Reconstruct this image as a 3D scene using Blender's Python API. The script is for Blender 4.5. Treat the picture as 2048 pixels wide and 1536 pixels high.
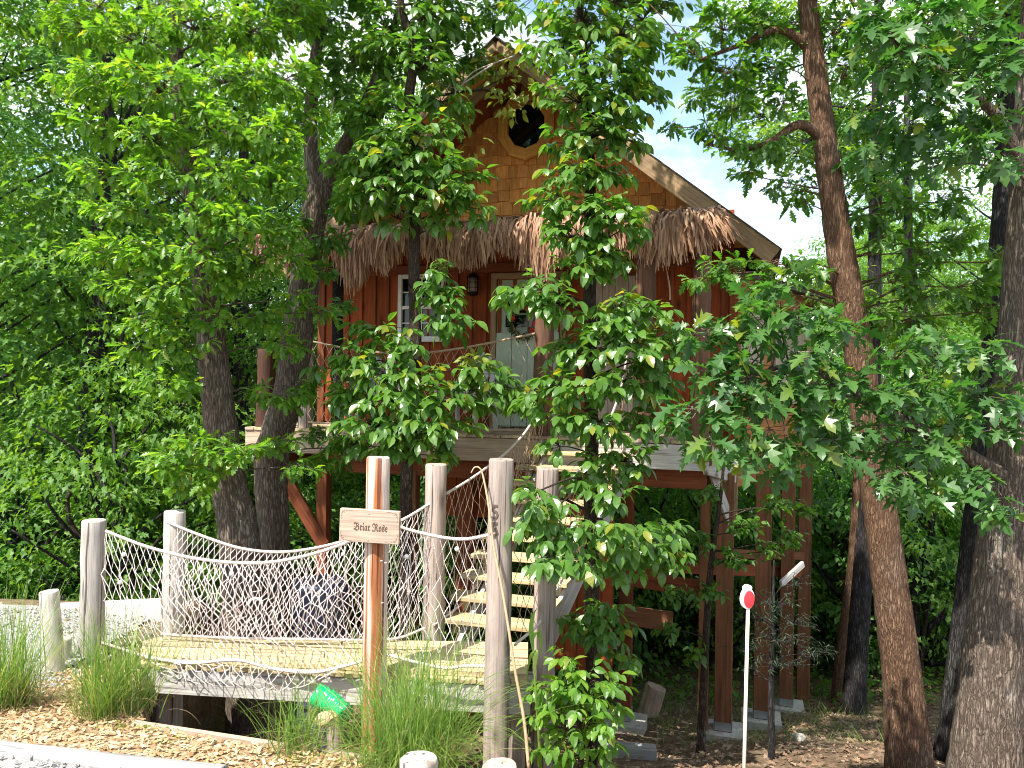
import bpy, math, random
import numpy as np
from mathutils import Matrix, Vector

for o in list(bpy.data.objects):
    bpy.data.objects.remove(o, do_unlink=True)
SC = bpy.context.scene
COL = SC.collection
R = np.random.default_rng(11)
random.seed(11)

# ---------------------------------------------------------------- camera
F = 1560.0                       # focal length in pixels of the 2048 px wide photograph
ROLL = math.radians(0.7)
cam_d = bpy.data.cameras.new('camera')
cam_d.sensor_width = 36.0
cam_d.lens = 36.0 * F / 2048.0
cam_d.clip_start = 0.05
cam_d.clip_end = 1500.0
cam = bpy.data.objects.new('camera', cam_d)
COL.objects.link(cam)
cam.matrix_world = Matrix.Rotation(math.radians(90), 4, 'X') @ Matrix.Rotation(ROLL, 4, 'Z')
SC.camera = cam

# ---------------------------------------------------------------- daylight
SUN_DIR = Vector((-0.34, -0.42, 0.84)).normalized()      # towards the sun
elev = math.asin(SUN_DIR.z)
azim = math.atan2(SUN_DIR.x, SUN_DIR.y)
world = bpy.data.worlds.new('World')
SC.world = world
world.use_nodes = True
wn = world.node_tree
wn.nodes.clear()
wo = wn.nodes.new('ShaderNodeOutputWorld')
bg = wn.nodes.new('ShaderNodeBackground')
sky = wn.nodes.new('ShaderNodeTexSky')
sky.sky_type = 'NISHITA'
sky.sun_disc = False
sky.sun_elevation = elev
sky.sun_rotation = azim
sky.air_density = 1.1
sky.dust_density = 0.6
tc = wn.nodes.new('ShaderNodeTexCoord')
mp = wn.nodes.new('ShaderNodeMapping')
mp.inputs['Scale'].default_value = (1.0, 1.0, 2.2)
nz = wn.nodes.new('ShaderNodeTexNoise')
nz.inputs['Scale'].default_value = 3.2
nz.inputs['Detail'].default_value = 7.0
nz.inputs['Roughness'].default_value = 0.55
cr = wn.nodes.new('ShaderNodeValToRGB')
cr.color_ramp.elements[0].position = 0.42
cr.color_ramp.elements[0].color = (0, 0, 0, 1)
cr.color_ramp.elements[1].position = 0.57
cr.color_ramp.elements[1].color = (1, 1, 1, 1)
mx = wn.nodes.new('ShaderNodeMix')
mx.data_type = 'RGBA'
mx.inputs['B'].default_value = (5.6, 5.8, 6.1, 1)
wn.links.new(tc.outputs['Generated'], mp.inputs['Vector'])
wn.links.new(mp.outputs['Vector'], nz.inputs['Vector'])
wn.links.new(nz.outputs['Fac'], cr.inputs['Fac'])
wn.links.new(cr.outputs['Color'], mx.inputs['Factor'])
wn.links.new(sky.outputs['Color'], mx.inputs['A'])
wn.links.new(mx.outputs['Result'], bg.inputs['Color'])
bg.inputs['Strength'].default_value = 0.15
wn.links.new(bg.outputs['Background'], wo.inputs['Surface'])

sun_d = bpy.data.lights.new('sun', 'SUN')
sun_d.energy = 5.0
sun_d.angle = math.radians(0.55)
sun_d.color = (1.0, 0.945, 0.86)
sun = bpy.data.objects.new('sun', sun_d)
COL.objects.link(sun)
sun.rotation_euler = (-SUN_DIR).to_track_quat('-Z', 'Y').to_euler()

SC.view_settings.view_transform = 'Standard'
SC.view_settings.look = 'None'
SC.view_settings.exposure = 1.2
SC.view_settings.gamma = 1.0
SC.view_settings.use_curve_mapping = False
SC.render.engine = 'CYCLES'
SC.cycles.max_bounces = 7
SC.cycles.diffuse_bounces = 4
SC.cycles.glossy_bounces = 2
SC.cycles.transmission_bounces = 4
SC.cycles.use_denoising = True
SC.cycles.filter_width = 1.0
SC.cycles.sample_clamp_indirect = 6.0

# ---------------------------------------------------------------- placing helpers
def ray(px, py):
    """Direction (x, 1, z) from the eye through a pixel of the 2048x1536 photograph, the camera's roll taken out."""
    a, b = px - 1024.0, py - 768.0
    return (a + ROLL * b) / F, -(b - ROLL * a) / F

def P(px, py, d):
    u, v = ray(px, py)
    return np.array([u * d, d, v * d])

def on_z(px, py, z):
    u, v = ray(px, py)
    return P(px, py, z / v)

HX, HY = math.cos(math.radians(16.9)), math.sin(math.radians(16.9))
def H(s, t, z):
    """House coordinates: s along the front to the right, t into the house, z above eye level."""
    return np.array([0.15 + HX * s + HY * t, 9.1 - HY * s + HX * t, z])
HAX = Vector((HX, -HY, 0)); HAY = Vector((HY, HX, 0))

def sstep(a, b, x):
    t = np.clip((x - a) / (b - a + 1e-9), 0, 1)
    return t * t * (3 - 2 * t)

def tz(x, y):
    """Height of the ground."""
    x = np.asarray(x, float); y = np.asarray(y, float)
    zp = np.interp(y, [-20, 0, 3.2, 4.1, 6, 9], [-1.7, -1.75, -1.93, -2.03, -2.33, -2.42])
    zl = np.interp(y, [-20, 0, 3.9, 5, 7.5, 9.3, 12, 20, 35, 60, 120, 260], [-1.7, -1.75, -2.15, -2.75, -3.62, -4.2, -4.9, -6.2, -7, -6, -3, 1])
    e = np.interp(x, [-3.35, -3.1, -2.2, -0.2, 0.2, 5], [8.4, 6.6, 4.75, 4.05, 3.7, 3.5])
    wd = np.interp(x, [-3.35, -3.1, -2.2, -0.3, 0.3], [2.2, 0.25, 0.10, 0.10, 1.2])
    w = sstep(e, e + wd, y)
    n = 0.03 * np.sin(x * 2.1 + 1.3 * np.sin(y * 1.7)) + 0.02 * np.sin(y * 3.3 + x * 1.1)
    far = 0.35 * np.sin(x * 0.21 + 1) * np.sin(y * 0.17) * sstep(14, 30, y)
    return zp * (1 - w) + zl * w + n * (0.25 + 0.75 * w) + far

def ground_hit(px, py):
    u, v = ray(px, py)
    ds = np.linspace(2.2, 70, 6000)
    hit = np.nonzero(v * ds < tz(u * ds, ds))[0]
    d = ds[hit[0]] if len(hit) else 40.0
    return np.array([u * d, d, v * d])

# ---------------------------------------------------------------- object helpers
WORLD = {}
def tag(o, label=None, cat=None, group=None, kind=None):
    if label: o['label'] = label
    if cat: o['category'] = cat
    if group: o['group'] = group
    if kind: o['kind'] = kind
    return o

def place(o, M, parent=None):
    WORLD[o.name] = M
    if parent is not None:
        o.parent = parent
        o.matrix_basis = WORLD[parent.name].inverted() @ M
    else:
        o.matrix_basis = M
    return o

def thing(name, label, cat, loc, group=None):
    o = bpy.data.objects.new(name, None)
    o.empty_display_size = 0.1
    COL.objects.link(o)
    place(o, Matrix.Translation(Vector([float(c) for c in loc])))
    return tag(o, label, cat, group)

def link(name, me, parent=None, M=None, mat=None):
    o = bpy.data.objects.new(name, me)
    COL.objects.link(o)
    if mat is not None and not me.materials:
        me.materials.append(mat)
    place(o, M if M is not None else Matrix.Identity(4), parent)
    return o

class Geo:
    """Collects vertices and faces (as numpy arrays) for one mesh."""
    def __init__(self):
        self.V = []; self.T = []; self.Q = []; self.n = 0
    def add(self, V, T=None, Q=None):
        V = np.asarray(V, float)
        if T is not None and len(T): self.T.append(np.asarray(T, np.int64) + self.n)
        if Q is not None and len(Q): self.Q.append(np.asarray(Q, np.int64) + self.n)
        self.V.append(V); self.n += len(V)
        return self
    def mesh(self, name, smooth=False):
        V = np.concatenate(self.V) if self.V else np.zeros((0, 3))
        T = np.concatenate(self.T) if self.T else np.zeros((0, 3), np.int64)
        Q = np.concatenate(self.Q) if self.Q else np.zeros((0, 4), np.int64)
        me = bpy.data.meshes.new(name)
        me.vertices.add(len(V)); me.vertices.foreach_set('co', V.ravel().astype(np.float32))
        idx = np.concatenate([T.ravel(), Q.ravel()]).astype(np.int32)
        nf = len(T) + len(Q)
        me.loops.add(len(idx)); me.loops.foreach_set('vertex_index', idx)
        st = np.concatenate([np.arange(len(T)) * 3, len(T) * 3 + np.arange(len(Q)) * 4]).astype(np.int32)
        me.polygons.add(nf); me.polygons.foreach_set('loop_start', st)
        me.polygons.foreach_set('use_smooth', np.full(nf, smooth))
        me.update(calc_edges=True)
        return me
    def box(self, c, size, M=None):
        sx, sy, sz = [s / 2 for s in size]
        V = np.array([[x, y, z] for x in (-sx, sx) for y in (-sy, sy) for z in (-sz, sz)])
        if M is not None: V = V @ np.array(M.to_3x3()).T
        V = V + np.asarray(c, float)
        return self.add(V, Q=[[0, 1, 3, 2], [4, 6, 7, 5], [0, 4, 5, 1], [2, 3, 7, 6], [0, 2, 6, 4], [1, 5, 7, 3]])
    def tube(self, pts, rad, k=8, cap=True, jit=0.0, seed=0):
        pts = np.asarray(pts, float); n = len(pts)
        rad = np.broadcast_to(np.asarray(rad, float), (n,))
        tg = np.gradient(pts, axis=0); tg /= np.linalg.norm(tg, axis=1)[:, None] + 1e-9
        ref = np.array([0, 0, 1.0]) if abs(tg[:, 2]).mean() < 0.8 else np.array([1.0, 0.13, 0])
        a = np.cross(tg, ref); a /= np.linalg.norm(a, axis=1)[:, None] + 1e-9
        b = np.cross(tg, a)
        th = np.arange(k) * 2 * math.pi / k
        rr = rad[:, None] * np.ones((n, k))
        if jit:
            rg = np.random.default_rng(seed)
            rr = rr * (1 + jit * rg.standard_normal(k)[None, :] + 0.5 * jit * rg.standard_normal((n, k)))
        V = pts[:, None, :] + rr[..., None] * (np.cos(th)[None, :, None] * a[:, None, :] + np.sin(th)[None, :, None] * b[:, None, :])
        i = np.arange(n - 1)[:, None] * k; j = np.arange(k)[None, :]; j2 = (j + 1) % k
        Q = np.stack([i + j, i + j2, i + k + j2, i + k + j], -1).reshape(-1, 4)
        V = V.reshape(-1, 3); T = []
        if cap:
            V = np.concatenate([V, pts[:1], pts[-1:]])
            for q in range(k):
                T.append([n * k, (q + 1) % k, q]); T.append([n * k + 1, (n - 1) * k + q, (n - 1) * k + (q + 1) % k])
        return self.add(V, T=T, Q=Q)

def axis_matrix(p0, p1, up=(0, 0, 1)):
    """Matrix whose X axis runs from p0 to p1, origin at p0."""
    p0 = Vector(p0); x = (Vector(p1) - p0).normalized()
    u = Vector(up)
    if abs(x.dot(u)) > 0.98: u = Vector((0, -1, 0))
    y = u.cross(x).normalized(); z = x.cross(y)
    return Matrix(((x.x, y.x, z.x, p0.x), (x.y, y.y, z.y, p0.y), (x.z, y.z, z.z, p0.z), (0, 0, 0, 1)))

TIMBERS = {}
def timber_mesh(L, w, h, mat, c=0.005):
    key = (round(L, 2), round(w, 3), round(h, 3), mat.name)
    if key in TIMBERS: return TIMBERS[key]
    a, b = w / 2, h / 2
    c = min(c, a * 0.4, b * 0.4)
    sec = np.array([[-a + c, -b], [a - c, -b], [a, -b + c], [a, b - c], [a - c, b], [-a + c, b], [-a, b - c], [-a, -b + c]])
    xs = [0, c, L - c, L]
    V = []
    for q, x in enumerate(xs):
        s = sec * (1 - c / max(a, b) * 0.9 if q in (0, 3) else 1)
        V += [[x, p[0], p[1]] for p in s]
    Q = [[r * 8 + i, r * 8 + 8 + i, r * 8 + 8 + (i + 1) % 8, r * 8 + (i + 1) % 8] for r in range(3) for i in range(8)]
    T = [[0, i, i + 1][::1] for i in range(1, 7)] + [[24, 24 + i + 1, 24 + i] for i in range(1, 7)]
    me = Geo().add(V, T=T, Q=Q).mesh('timber')
    me.materials.append(mat)
    TIMBERS[key] = me
    return me

def timber(name, p0, p1, w, h, mat, parent=None, up=(0, 0, 1)):
    """Sawn timber from p0 to p1 (centre line), w wide and h deep along `up`, an object with its grain along local X."""
    L = float(np.linalg.norm(np.asarray(p1) - np.asarray(p0)))
    return link(name, timber_mesh(L, w, h, mat), parent, axis_matrix(p0, p1, up))

def log_obj(name, p0, p1, r, mat, parent=None, k=18, jit=0.025, taper=0.96, seed=0, rings=14):
    """Round pole from p0 to p1 with its grain along local X."""
    L = float(np.linalg.norm(np.asarray(p1) - np.asarray(p0)))
    xs = np.concatenate([[0], np.linspace(0.004, L - 0.012, rings), [L]])
    rd = np.interp(xs, [0, L], [r, r * taper]); rd[-1] *= 0.94
    g = Geo()
    pts = np.stack([xs, 0 * xs, 0 * xs], 1)
    rg = np.random.default_rng(seed + 5)
    pts[3:-3, 1:] += rg.normal(0, r * 0.02, (rings - 4, 2))
    g.tube(pts, rd, k, True, jit, seed)
    me = g.mesh(name, False)
    me.polygons.foreach_set('use_smooth', [len(p.vertices) == 4 for p in me.polygons])
    me.materials.append(mat)
    return link(name, me, parent, axis_matrix(p0, p1))

# ---------------------------------------------------------------- materials
def nodes_for(name):
    m = bpy.data.materials.new(name)
    m.use_nodes = True
    nt = m.node_tree
    b = nt.nodes['Principled BSDF']
    return m, nt, b

def N(nt, typ, **kw):
    n = nt.nodes.new(typ)
    for k, v in kw.items():
        if k in n.inputs: n.inputs[k].default_value = v
        else: setattr(n, k, v)
    return n

def ramp(nt, fac, stops):
    r = nt.nodes.new('ShaderNodeValToRGB')
    e = r.color_ramp.elements
    while len(e) < len(stops): e.new(0.5)
    for q, (p, c) in zip(e, stops):
        q.position = p; q.color = (*c, 1) if len(c) == 3 else c
    nt.links.new(fac, r.inputs['Fac'])
    return r.outputs['Color']

def mixc(nt, fac, a, b, mode='MIX'):
    m = nt.nodes.new('ShaderNodeMix'); m.data_type = 'RGBA'; m.blend_type = mode
    for s, v in (('Factor', fac), ('A', a), ('B', b)):
        if isinstance(v, (int, float)): m.inputs[s].default_value = v
        elif isinstance(v, tuple): m.inputs[s].default_value = (*v, 1)
        else: nt.links.new(v, m.inputs[s])
    return m.outputs['Result']

def math_n(nt, op, a, b=0.0, c=None):
    m = nt.nodes.new('ShaderNodeMath'); m.operation = op
    for i, v in enumerate((a, b, c)):
        if v is None: continue
        if isinstance(v, (int, float)): m.inputs[i].default_value = v
        else: nt.links.new(v, m.inputs[i])
    return m.outputs[0]

def coords(nt, scale, rnd=True, kind='Object'):
    t = nt.nodes.new('ShaderNodeTexCoord')
    m = nt.nodes.new('ShaderNodeMapping')
    m.inputs['Scale'].default_value = scale
    nt.links.new(t.outputs[kind], m.inputs['Vector'])
    if rnd:
        oi = nt.nodes.new('ShaderNodeObjectInfo')
        k = math_n(nt, 'MULTIPLY', oi.outputs['Random'], 37.0)
        cb = nt.nodes.new('ShaderNodeCombineXYZ')
        for i in range(3): nt.links.new(k, cb.inputs[i])
        nt.links.new(cb.outputs[0], m.inputs['Location'])
    return m.outputs['Vector']

def noise(nt, vec, scale=1.0, detail=4.0, rough=0.6, dist=0.0):
    n = N(nt, 'ShaderNodeTexNoise', Scale=scale, Detail=detail, Roughness=rough, Distortion=dist)
    nt.links.new(vec, n.inputs['Vector'])
    return n.outputs['Fac']

def bump(nt, b, h, strength=0.4, dist=0.01):
    n = N(nt, 'ShaderNodeBump', Strength=strength, Distance=dist)
    nt.links.new(h, n.inputs['Height'])
    nt.links.new(n.outputs['Normal'], b.inputs['Normal'])

def wood(name, c1, c2, crack=(0.04, 0.03, 0.025), cracks=0.35, tone=0.35, rough=0.8, fine=1.0, streak=None, knots=None, relief=0.5):
    m, nt, b = nodes_for(name)
    v1 = coords(nt, (0.9, 16, 16)); v2 = coords(nt, (2.5, 75 * fine, 75 * fine)); v3 = coords(nt, (0.7, 34, 34))
    n1 = noise(nt, v1, 1.0, 4, 0.6, 0.4); n2 = noise(nt, v2, 1.0, 3, 0.6); n3 = noise(nt, v3, 1.0, 3, 0.5)
    col = ramp(nt, n1, [(0.3, c1), (0.7, c2)])
    if streak:
        v4 = coords(nt, (0.35, 11, 11)); n4 = noise(nt, v4, 1.0, 3, 0.5)
        col = mixc(nt, ramp(nt, n4, [(0.50, (0, 0, 0)), (0.57, (1, 1, 1))]), col, streak)
    if knots:
        vk = coords(nt, (1.6, 5, 5))
        vo = nt.nodes.new('ShaderNodeTexVoronoi'); nt.links.new(vk, vo.inputs['Vector']); vo.inputs['Scale'].default_value = 1.0
        kd = ramp(nt, vo.outputs['Distance'], [(0.05, (1, 1, 1)), (0.2, (0, 0, 0))])
        col = mixc(nt, kd, col, knots)
    g = ramp(nt, n2, [(0.3, (0.72, 0.72, 0.72)), (0.65, (1.12, 1.12, 1.12))])
    col = mixc(nt, 1.0, col, g, 'MULTIPLY')
    ck = ramp(nt, n3, [(0.33 , (1, 1, 1)), (0.39, (0, 0, 0))])
    ckf = math_n(nt, 'MULTIPLY', ck, cracks)
    col = mixc(nt, ckf, col, crack)
    vs = coords(nt, (1.2, 2.5, 2.5)); stn = noise(nt, vs, 1.3, 5, 0.65)
    col = mixc(nt, 1.0, col, ramp(nt, stn, [(0.3, (0.74, 0.75, 0.76)), (0.6, (1.05, 1.04, 1.02))]), 'MULTIPLY')
    oi = nt.nodes.new('ShaderNodeObjectInfo')
    hs = nt.nodes.new('ShaderNodeHueSaturation')
    nt.links.new(math_n(nt, 'MULTIPLY_ADD', oi.outputs['Random'], tone, 1.0 - tone * 0.55), hs.inputs['Value'])
    nt.links.new(col, hs.inputs['Color'])
    nt.links.new(hs.outputs['Color'], b.inputs['Base Color'])
    b.inputs['Roughness'].default_value = rough
    b.inputs['Specular IOR Level'].default_value = 0.25
    hgt = math_n(nt, 'SUBTRACT', n2, math_n(nt, 'MULTIPLY', ckf, 2.0))
    bump(nt, b, hgt, relief, 0.004)
    return m

def plain(name, col, rough=0.5, metal=0.0, var=0.0, spec=0.5, relief=0.0, nscale=30):
    m, nt, b = nodes_for(name)
    b.inputs['Roughness'].default_value = rough
    b.inputs['Metallic'].default_value = metal
    b.inputs['Specular IOR Level'].default_value = spec
    if var or relief:
        n = noise(nt, coords(nt, (1, 1, 1)), nscale, 5, 0.6)
        lo = tuple(c * (1 - var) for c in col); hi = tuple(min(1, c * (1 + var)) for c in col)
        nt.links.new(ramp(nt, n, [(0.3, lo), (0.7, hi)]), b.inputs['Base Color'])
        if relief: bump(nt, b, n, relief, 0.006)
    else:
        b.inputs['Base Color'].default_value = (*col, 1)
    return m

def bark(name, c1, c2, c3, vscale=1.0, lichen=0.35):
    m, nt, b = nodes_for(name)
    vv = coords(nt, (38 * vscale, 38 * vscale, 5.0 * vscale))
    nw = N(nt, 'ShaderNodeTexNoise', Scale=1.6, Detail=3.0)
    nt.links.new(vv, nw.inputs['Vector'])
    wv = nt.nodes.new('ShaderNodeVectorMath'); wv.operation = 'MULTIPLY_ADD'
    nt.links.new(nw.outputs['Color'], wv.inputs[0]); wv.inputs[1].default_value = (1.6, 1.6, 1.6); nt.links.new(vv, wv.inputs[2])
    vo = nt.nodes.new('ShaderNodeTexVoronoi'); vo.feature = 'DISTANCE_TO_EDGE'; vo.inputs['Scale'].default_value = 1.0
    nt.links.new(wv.outputs[0], vo.inputs['Vector'])
    n2 = noise(nt, coords(nt, (90 * vscale, 90 * vscale, 12 * vscale)), 1.0, 5, 0.65)
    plates = ramp(nt, vo.outputs['Distance'], [(0.0, (0, 0, 0)), (0.38, (1, 1, 1))])
    col = mixc(nt, plates, c1, c2)
    col = mixc(nt, 1.0, col, ramp(nt, n2, [(0.25, (0.5, 0.5, 0.5)), (0.7, (1.25, 1.25, 1.25))]), 'MULTIPLY')
    nl = noise(nt, coords(nt, (3.2, 3.2, 1.5)), 1.0, 7, 0.7)
    lf = math_n(nt, 'MULTIPLY', ramp(nt, nl, [(0.54, (0, 0, 0)), (0.62, (1, 1, 1))]), math_n(nt, 'MULTIPLY', plates, lichen))
    col = mixc(nt, lf, col, c3)
    nt.links.new(col, b.inputs['Base Color'])
    b.inputs['Roughness'].default_value = 0.9
    b.inputs['Specular IOR Level'].default_value = 0.15
    h = math_n(nt, 'ADD', plates, math_n(nt, 'MULTIPLY', n2, 0.6))
    bump(nt, b, h, 0.9, 0.014)
    return m

def leafmat(name, dark, mid, light, trans, rough=0.42, tw=0.42, spec=0.45, yellow=None, back=(0.11, 0.20, 0.05)):
    m, nt, b = nodes_for(name)
    out = nt.nodes['Material Output']
    ge = nt.nodes.new('ShaderNodeNewGeometry'); oi = nt.nodes.new('ShaderNodeObjectInfo')
    r = math_n(nt, 'FRACT', math_n(nt, 'ADD', ge.outputs['Random Per Island'], oi.outputs['Random']))
    stops = [(0.0, dark), (0.45, mid), (0.92, light)]
    if yellow: stops.append((0.985, yellow))
    col = ramp(nt, r, stops)
    nv = noise(nt, coords(nt, (14, 14, 14), False), 1.0, 3, 0.6)
    col = mixc(nt, 1.0, col, ramp(nt, nv, [(0.3, (0.8, 0.83, 0.8)), (0.7, (1.15, 1.1, 1.1))]), 'MULTIPLY')
    # paler, duller underside
    col2 = mixc(nt, math_n(nt, 'MULTIPLY', ge.outputs['Backfacing'], 0.3), col, back)
    nt.links.new(col2, b.inputs['Base Color'])
    b.inputs['Roughness'].default_value = rough
    b.inputs['Specular IOR Level'].default_value = spec
    tr = nt.nodes.new('ShaderNodeBsdfTranslucent')
    tcol = mixc(nt, 1.0, col, trans, 'MULTIPLY')
    nt.links.new(tcol, tr.inputs['Color'])
    ms = nt.nodes.new('ShaderNodeMixShader'); ms.inputs['Fac'].default_value = tw
    nt.links.new(b.outputs['BSDF'], ms.inputs[1]); nt.links.new(tr.outputs['BSDF'], ms.inputs[2])
    nt.links.new(ms.outputs['Shader'], out.inputs['Surface'])
    return m

M_post = wood('weathered_post', (0.36, 0.325, 0.29), (0.50, 0.46, 0.42), cracks=0.85, tone=0.25, knots=(0.22, 0.17, 0.13))
M_greypost = wood('grey_brown_post', (0.30, 0.235, 0.20), (0.42, 0.345, 0.30), cracks=0.85, tone=0.2, knots=(0.15, 0.11, 0.09))
M_signpost = wood('peeling_red_post', (0.58, 0.47, 0.42), (0.66, 0.54, 0.46), streak=(0.36, 0.13, 0.05), cracks=0.9, crack=(0.14, 0.04, 0.02), tone=0.1, relief=0.8)
M_sign = wood('sign_board_wood', (0.38, 0.28, 0.215), (0.47, 0.35, 0.27), cracks=0.15, tone=0.05, fine=0.8)
M_plank = wood('yellow_pine_plank', (0.46, 0.36, 0.19), (0.60, 0.48, 0.28), cracks=0.4, tone=0.35)
M_beam = wood('grey_beam_wood', (0.46, 0.43, 0.39), (0.62, 0.59, 0.54), cracks=0.5, tone=0.25, knots=(0.2, 0.15, 0.1))
M_fascia = wood('pale_deck_fascia', (0.37, 0.265, 0.19), (0.50, 0.38, 0.285), cracks=0.3, tone=0.25, knots=(0.16, 0.075, 0.035))
M_red = wood('red_stained_board', (0.24, 0.050, 0.012), (0.33, 0.078, 0.019), crack=(0.05, 0.01, 0.004), cracks=0.25, tone=0.25, knots=(0.09, 0.02, 0.008))
M_redbeam = wood('red_brown_beam', (0.18, 0.048, 0.018), (0.27, 0.08, 0.03), crack=(0.05, 0.012, 0.006), cracks=0.4, tone=0.3)
M_stilt = wood('brown_stilt_wood', (0.15, 0.06, 0.026), (0.24, 0.105, 0.048), cracks=0.5, tone=0.3)
M_shingle = wood('cedar_shingle', (0.62, 0.25, 0.06), (0.76, 0.37, 0.11), crack=(0.16, 0.04, 0.01), cracks=0.25, tone=0.4)
M_trim = wood('orange_window_trim', (0.60, 0.29, 0.065), (0.70, 0.36, 0.09), cracks=0.15, tone=0.1)
M_siding = wood('orange_siding', (0.33, 0.13, 0.04), (0.42, 0.18, 0.058), cracks=0.2, tone=0.15)
M_rake = wood('tan_rake_board', (0.30, 0.20, 0.11), (0.40, 0.275, 0.16), cracks=0.25, tone=0.15)
M_cedarpost = wood('cedar_log_bark', (0.10, 0.05, 0.03), (0.21, 0.11, 0.068), crack=(0.04, 0.018, 0.01), cracks=0.9, tone=0.2, relief=1.0)
M_darklog = wood('dark_stained_log', (0.05, 0.022, 0.015), (0.10, 0.045, 0.028), cracks=0.7, tone=0.1)
M_bead = wood('beige_panel_paint', (0.40, 0.33, 0.255), (0.47, 0.39, 0.31), cracks=0.12, tone=0.1)
M_greytimber = wood('silver_landscape_timber', (0.20, 0.195, 0.19), (0.33, 0.325, 0.32), cracks=0.7, tone=0.15)
M_white = plain('white_window_frame', (0.74, 0.72, 0.67), 0.45, var=0.05)
M_mint = plain('mint_door_paint', (0.40, 0.49, 0.37), 0.5, var=0.05)
M_chair = plain('pale_chair_paint', (0.42, 0.45, 0.46), 0.5, var=0.05)
M_black = plain('black_iron', (0.02, 0.018, 0.016), 0.45, 0.6)
M_digit = plain('worn_bronze_digit', (0.13, 0.09, 0.075), 0.55, 0.3)
M_galv = plain('galvanised_steel', (0.50, 0.53, 0.55), 0.4, 0.85, var=0.12)
M_concrete = plain('concrete', (0.36, 0.34, 0.30), 0.9, var=0.25, relief=0.4, nscale=18)
M_kerb = plain('pale_concrete_kerb', (0.42, 0.41, 0.385), 0.9, var=0.12, relief=0.2, nscale=25)
M_roof = plain('roof_shingle', (0.08, 0.07, 0.065), 0.9, var=0.35, relief=0.6, nscale=60)
M_rope = plain('pale_rope', (0.56, 0.49, 0.44), 0.85, var=0.12, spec=0.2, nscale=120)
M_rope2 = plain('tan_rope', (0.42, 0.31, 0.21), 0.85, var=0.15, spec=0.2, nscale=120)
M_net = plain('net_cord', (0.60, 0.52, 0.48), 0.85, var=0.15, spec=0.2, nscale=90)
M_float = plain('white_shell_float', (0.78, 0.76, 0.74), 0.35)
M_ink = plain('engraved_lettering', (0.085, 0.052, 0.034), 0.9)
M_green = plain('shiny_green_plastic', (0.0, 0.33, 0.10), 0.16, var=0.12, spec=0.7, relief=0.3, nscale=9)
M_reflect = plain('red_reflector_lens', (0.72, 0.035, 0.045), 0.25, var=0.25, relief=0.7, nscale=260)
M_plastic = plain('white_reflector_plastic', (0.82, 0.80, 0.80), 0.35)
M_rod = plain('cream_fibreglass_rod', (0.70, 0.60, 0.46), 0.5)
M_cane = plain('dry_cane', (0.50, 0.34, 0.20), 0.6, var=0.2)
M_bowl = plain('dark_basket', (0.012, 0.012, 0.012), 0.6)
M_redflower = plain('red_flower', (0.55, 0.02, 0.015), 0.6)
M_tire = plain('dark_blue_grey_drum', (0.07, 0.075, 0.115), 0.5, var=0.15)
M_brownleaf = plain('dry_brown_leaf', (0.24, 0.15, 0.085), 0.8, var=0.5, nscale=3)
M_twig = plain('dead_twig', (0.30, 0.25, 0.21), 0.85, var=0.2)

def glassmat(name):
    m, nt, b = nodes_for(name)
    b.inputs['Base Color'].default_value = (0.006, 0.008, 0.008, 1)
    b.inputs['Roughness'].default_value = 0.03
    b.inputs['Specular IOR Level'].default_value = 0.35
    return m
M_glass = glassmat('dark_window_glass')
M_lampglass = plain('frosted_lamp_glass', (0.35, 0.30, 0.22), 0.3)

M_bark = bark('oak_bark', (0.075, 0.056, 0.042), (0.27, 0.21, 0.16), (0.38, 0.36, 0.31), 1.0, 0.6)
M_barkdark = bark('dark_tree_bark', (0.018, 0.017, 0.017), (0.075, 0.068, 0.065), (0.25, 0.25, 0.23), 1.1, 0.35)
M_barkred = bark('red_brown_bark', (0.10, 0.055, 0.034), (0.29, 0.175, 0.105), (0.33, 0.29, 0.25), 1.25, 0.35)
M_barksap = bark('sapling_bark', (0.035, 0.026, 0.019), (0.15, 0.105, 0.075), (0.42, 0.41, 0.36), 2.2, 0.5)

L_oak = leafmat('white_oak_leaf', (0.058, 0.155, 0.014), (0.095, 0.230, 0.018), (0.165, 0.305, 0.024), (2.8, 2.5, 1.2), 0.4, 0.46, 0.5, yellow=(0.19, 0.23, 0.02))
L_sap = leafmat('hickory_leaf', (0.042, 0.122, 0.016), (0.066, 0.166, 0.020), (0.105, 0.215, 0.028), (2.7, 2.6, 1.2), 0.34, 0.4, 0.6, yellow=(0.26, 0.24, 0.02))
L_red = leafmat('red_oak_leaf', (0.022, 0.085, 0.024), (0.036, 0.118, 0.028), (0.058, 0.150, 0.028), (2.8, 2.7, 1.0), 0.34, 0.4, 0.55, yellow=(0.16, 0.20, 0.02))
L_dark = leafmat('shade_oak_leaf', (0.034, 0.110, 0.014), (0.054, 0.150, 0.018), (0.090, 0.20, 0.022), (2.8, 2.6, 1.0), 0.42, 0.44, 0.45)
L_bg = leafmat('woodland_leaf', (0.044, 0.130, 0.016), (0.075, 0.185, 0.020), (0.125, 0.24, 0.024), (2.9, 2.5, 1.3), 0.48, 0.42, 0.35)
L_bg2 = leafmat('woodland_leaf_blue', (0.034, 0.120, 0.028), (0.058, 0.170, 0.036), (0.098, 0.22, 0.042), (2.8, 2.6, 1.5), 0.48, 0.42, 0.35)
L_vine = leafmat('yellow_vine_leaf', (0.09, 0.15, 0.015), (0.15, 0.21, 0.02), (0.24, 0.27, 0.03), (2.2, 2.1, 1.0), 0.45, 0.45, back=(0.2, 0.24, 0.05))
L_cedar = leafmat('cedar_needles', (0.012, 0.030, 0.010), (0.020, 0.045, 0.014), (0.035, 0.065, 0.02), (1.5, 1.5, 1.0), 0.6, 0.2, back=(0.02, 0.04, 0.015))
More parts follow.
